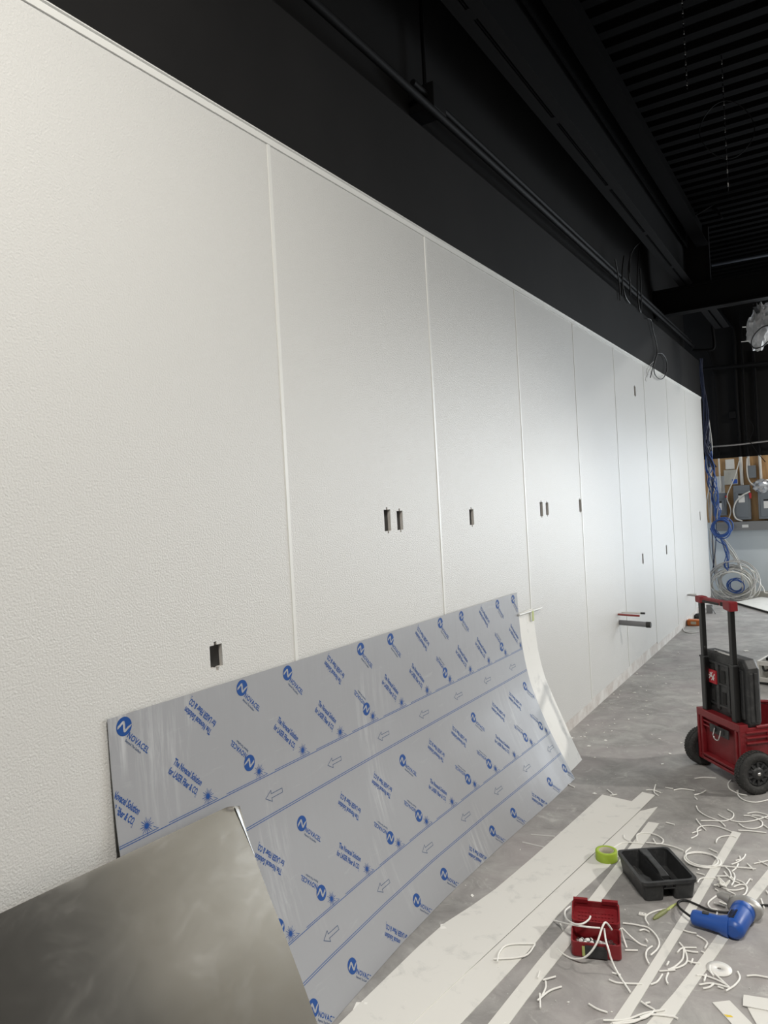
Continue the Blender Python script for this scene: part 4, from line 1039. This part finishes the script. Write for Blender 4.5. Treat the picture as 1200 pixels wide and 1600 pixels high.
# vertical conduits, black above the paint line, white below
def vconduit(pts, xw, zlow, r, label):
    t = thing('wall_conduit', label, 'conduit')
    obj('black_run', MB().tube(catmull(pts, 5), r, 10), M['black_metal'], t)
    e = Vector(pts[-1])
    obj('white_run', MB().tube([e, (e.x + .004, e.y, zlow)], r, 10), M['white_pl'], t)
    return t
def vc(lst, Yo): return [yp(x, y, Yo) for x, y in lst]
YC = YW - .055
def end_at(pts, Y=YC): 
    e = pts[-1]; return pts[:-1] + [Vector((e.x, Y, ZK))]
vconduit(end_at(vc([(1104, 548), (1110, 560), (1118, 600), (1121, 660), (1123, 716)], YC)), 0, 1.67, .013, 'thin conduit nearest to the wall end, black above and white below')
vconduit(end_at(vc([(1126, 483), (1132, 495), (1142, 508), (1147, 522), (1150, 600), (1155, 680), (1157, 714)], YC)), 0, 1.77, .026, 'thick conduit dropping to the tall breaker panel')
vconduit(end_at(vc([(1157, 490), (1159, 530), (1163, 620), (1167, 690), (1169, 713)], YC)), 0, 2.05, .018, 'middle thin conduit dropping to the small dark grey box')
vconduit(end_at(vc([(1177, 545), (1181, 600), (1185, 680), (1187, 713)], YC)), 0, 1.70, .022, 'rightmost conduit dropping to the foil-topped breaker panel')
pipe_thing('cross_conduit', vc([(1112, 698), (1150, 695), (1200, 689), (1260, 683)], YW - .10), .016, M['galv'], 'horizontal conduit low across the black far wall', 'conduit', 0)
pipe_thing('wall_ledger', vc([(1098, 577), (1160, 571), (1260, 560)], YW - .12), .03, M['black_metal'], 'black ledger pipe high across the far wall', 'conduit', 0)
# loose cables on the plywood
wire([[(1172, 768), (1160, 774), (1150, 784), (1146, 798), (1150, 810), (1160, 814)]], .012, M['cable_white'], 'white cable curving round the tall breaker panel', 'cable', 'panel_cable', Y=YP - .18)
wire([[(1155, 720), (1148, 745), (1136, 775), (1140, 790), (1142, 800), (1138, 812)]], .009, M['cable_white'], 'thin white cable slung past the beige box', 'cable', 'panel_cable', Y=YP - .15)
wire([[(1167, 716), (1167, 735), (1170, 750), (1178, 758), (1190, 760)]], .010, M['cable_white'], 'white cable dropping beside the small dark grey box', 'cable', 'panel_cable', Y=YP - .12)
wire([[(1162, 672), (1178, 700), (1196, 722)], [(1170, 655), (1177, 668), (1172, 684), (1163, 690)]], .006, M['black_metal'], 'thin black wires crossing between the far conduits', 'wire', 'wall_wire', Y=YW - .15)

# ------------------------------------------------------------------ cable bundles at the wall end
random.seed(13)
def bundle(name, label, base, n, spread, r, m_, Y, cat='cable bundle'):
    t = thing(name, label, cat)
    for k in range(n):
        ph = random.uniform(0, 6.28); sp = random.uniform(.4, 1)
        pts = []
        for i, (x, y) in enumerate(base):
            s_ = spread[i] if isinstance(spread, (list, tuple)) else spread
            pts.append(yp(x + math.cos(ph + i * 1.7) * s_ * sp * 1.35 + random.uniform(-1.2, 1.2), y + random.uniform(-6, 6) * (0 < i < len(base) - 1), Y + math.sin(ph + i * .7) * s_ * sp * .008))
        obj('cable', MB().tube(catmull(pts, 5), r, 5), m_ if not isinstance(m_, list) else m_[k % len(m_)], t)
    return t
bundle('cable_bundle', 'dark blue cable bundle hanging down the end of the white wall', [(1096, 560), (1097, 590), (1099, 615), (1103, 650), (1104, 680), (1107, 705), (1112, 730)], 13, [1, 2, 2.5, 3.5, 4, 5, 6], .008, [M['cable_dark']], 12.35)
bundle('cable_bundle', 'bright blue cable bundle beside the small breaker panel', [(1106, 705), (1110, 730), (1113, 755), (1117, 780), (1121, 802), (1122, 812)], 13, [5, 6, 6, 5, 4, 4], .0075, [M['cable_blue'], M['cable_blue'], M['cable_dark'], M['cable_blue'], M['cable_grey']], 12.35)
bundle('cable_bundle', 'mixed pale cables running down the wall end behind the blue ones', [(1106, 640), (1108, 700), (1106, 750), (1110, 800), (1116, 850), (1118, 900)], 7, [2, 4, 5, 6, 5, 4], .007, [M['cable_grey'], M['cable_white'], M['cable_dark']], 12.55)
def coil(name, label, cx, cy, rpx, n, Y, r, mats, sq=1.0, jit=.12, cat='cable coil'):
    t = thing(name, label, cat, yp(cx, cy, Y))
    c = yp(cx, cy, Y)
    sc_ = (c - CAM).dot(FWD) / F_PX
    for k in range(n):
        pts = []
        ra_ = rpx * sc_ * random.uniform(.62, 1.10); ox_, oz_ = random.uniform(-jit, jit) * ra_, random.uniform(-jit, jit) * ra_
        ph = random.uniform(0, 6.28); til = random.uniform(-.6, .6); oy_ = random.uniform(-.06, .06)
        for i in range(22):
            a = 2 * math.pi * i / 22
            q = 1 + .07 * math.sin(2 * a + ph)
            pts.append(Vector((ox_ + math.cos(a) * ra_ * q, oy_ + math.sin(a) * ra_ * til, oz_ + math.sin(a) * ra_ * sq * q)))
        obj('cable_loop', MB().tube(pts, r, 5, closed=True), mats[k % len(mats)], t)
    return t
coil('cable_coil', 'coil of bright blue cable hung in front of the wire trough', 1128, 824, 14, 9, 12.35, .009, [M['cable_blue']], 1.05, .22)
coil('cable_coil', 'large tangled coil of grey and white cable standing on the floor by the far wall', 1147, 911, 33, 16, 12.45, .009, [M['cable_grey'], M['cable_white'], M['cable_grey']], .86, .24)
coil('cable_coil', 'small blue coil inside the large grey cable coil', 1150, 915, 14, 5, 12.40, .008, [M['cable_blue']], 1.0)
bundle('cable_bundle', 'thin pale cables slanting down to the large coil', [(1128, 836), (1136, 850), (1146, 868), (1155, 886), (1160, 900), (1163, 925)], 5, [4, 3, 3, 2, 2, 3], .008, [M['cable_grey'], M['cable_white']], 12.40)
bundle('cable_bundle', 'loose blue cables trailing from the blue coil to the floor coil', [(1112, 826), (1124, 840), (1134, 855), (1136, 870), (1134, 880), (1140, 892)], 5, [3, 3, 2, 3, 3, 4], .007, [M['cable_blue']], 12.38)
wire([[(1166, 897), (1180, 905), (1192, 918), (1195, 926), (1203, 926)]], .009, M['cable_white'], 'white cable end trailing right from the large coil', 'cable', 'loose_cable', Y=12.5)

# ------------------------------------------------------------------ items on the far floor
c_ = fl(1084.5, 977)
t = thing('level_box', 'small orange plastic box at the foot of the white wall', 'box', c_)
bevel(obj('box_body', MB().box(-.075, -.05, .001, .075, .05, .075), M['orange'], t), .01)
obj('cap', MB().box(-.03, -.052, .02, .035, -.05, .055), M['cardcore'], t)
t = thing('black_knob', 'small round black plug on the floor by the wall beyond the orange box', 'plug', fl(1091.5, 966))
obj('disc', MB().lathe([(.02, .001), (.05, .004), (.055, .03), (.035, .06), (.012, .066)], Matrix.Identity(4), 16), M['rubber'], t)
obj('prong', MB().tube([(0, 0, .05), (.05, -.02, .06)], .01, 6), M['rubber'], t)
t = thing('grey_bracket', 'small grey bracket at the foot of the wall end behind the cart handle', 'bracket', fl(1108, 958))
obj('plate', MB().box(-.03, -.02, .001, .05, .02, .12), M['gutter'], t)
obj('arm', MB().tube([(.03, -.02, .10), (.09, -.06, .002)], .008, 6), M['gutter'], t)
t = thing('board', 'dark-edged board lying on the floor by the far cables', 'board')
a = [fl(1150, 944), fl(1205, 960), fl(1240, 945), fl(1190, 936)]
obj('plank', MB().loft([[Vector((p.x, p.y, .004)) for p in a], [Vector((p.x, p.y, .028)) for p in a]]), M['dark'], t)
obj('white_top', MB().loft([[Vector((p.x, p.y, .0281)) for p in a], [Vector((p.x, p.y, .034)) for p in a]]), M['frp_back'], t)
wire([[(1066, 984), (1073, 989), (1085, 989), (1092, 987)]], .006, M['cable_grey'], 'thin grey wire on the floor near the orange box', 'wire', 'floor_wire', Y=9.0) if False else None
pts = [fl(x, y, .006) for x, y in ((1067, 982), (1070, 987), (1080, 989), (1092, 987))]
tag(obj('floor_wire', MB().tube(catmull(pts, 5), .006, 5), M['cable_grey']), 'thin grey wire on the floor in front of the orange box', 'wire')
# pale crate at the right edge behind the cart
q0 = fl(1184, 1066); 
t = thing('white_crate', 'pale open crate with a black hose at the right edge behind the cart', 'crate', q0)
mm = Matrix.Rotation(math.radians(-12), 4, 'Z')
cr_ = MB().box(0, 0, 0.001, .02, .32, .19, mm).box(.02, 0, .001, .45, .02, .045, mm).box(.02, 0, .15, .45, .02, .19, mm).box(.02, .30, .001, .45, .32, .19, mm).box(.02, .02, .001, .45, .30, .015, mm).box(.43, .0, .045, .45, .32, .19, mm)
bevel(obj('crate_body', cr_, M['frp_back'], t), .004)
obj('hose', MB().tube(catmull([mm @ Vector(p) for p in ((-.05, -.03, .09), (-.03, -.05, .02), (.08, -.06, .012), (.25, -.05, .012), (.4, -.06, .012))], 6), .010, 8), M['cord'], t)
obj('hose_loop', MB().tube(catmull([mm @ Vector(p) for p in ((.03, .05, .17), (.05, .04, .10), (.12, .05, .13), (.16, .06, .08), (.10, .06, .03))], 6), .009, 8), M['cord'], t)
obj('dark_pad', MB().box(.06, .05, .191, .42, .25, .215, mm), M['cord'], t)

# ------------------------------------------------------------------ ceiling lamps (right of the frame)
for k, ((x, y), wt) in enumerate(zip(LAMPS, LAMP_W)):
    t = thing('ceiling_lamp', ('warm white strip lamp hung from the deck, number %s along the room' % ('one', 'two', 'three', 'four', 'five, added to brighten the far end,')[k]), 'lamp', (x, y, 4.4), 'strip lamps')
    bevel(obj('housing', MB().box(-.62, -.09, .0, .62, .09, .07), M['white_pl'], t), .005)
    obj('diffuser', MB().box(-.60, -.075, -.012, .60, .075, -.001), M['lamp'], t)
    for yy in (-.45, .45): obj('suspension', MB().tube([(yy, 0, .07), (yy, 0, .60)], .003, 5), M['chrome'], t)
    l = area('lamp_light', (x, y, 4.38), (x, y, 0), 1.2, .15, wt, LAMP_COL)
    l.rotation_euler = (0, 0, 0)
    l.parent = None

# ------------------------------------------------------------------ hung flood lamp (right of the frame)
wx, wy, wz = WORK
t = thing('flood_lamp', 'yellow flood lamp hung on a rod from the deck', 'lamp', (wx, wy, 0))
aim = (Vector((1.0, 4.5, 0)) - Vector(WORK)).normalized()
rm = aim.to_track_quat('-Z', 'Y').to_matrix().to_4x4()
hm_ = Matrix.Translation((0, 0, wz)) @ rm
hd_ = bevel(obj('lamp_head', MB().box(-.20, -.14, .01, .20, .14, .09, hm_), M['yellow'], t), .01)
obj('lens', MB().box(-.18, -.12, .002, .18, .12, .010, hm_), M['lamp'], hd_)
obj('hanger_rod', MB().tube([(-aim.x * .06, -aim.y * .06, wz + .06), (-aim.x * .06, -aim.y * .06, ZC)], .012, 8), M['black_metal'], t)
sl_ = bpy.data.lights.new('work_lamp', 'SPOT'); sl_.energy = WORK_W; sl_.color = LAMP_COL; sl_.spot_size = math.radians(66); sl_.spot_blend = .7; sl_.shadow_soft_size = .10
so = bpy.data.objects.new('work_lamp', sl_); COL.objects.link(so); so.location = Vector(WORK) + aim * .02; so.rotation_euler = aim.to_track_quat('-Z', 'Y').to_euler()
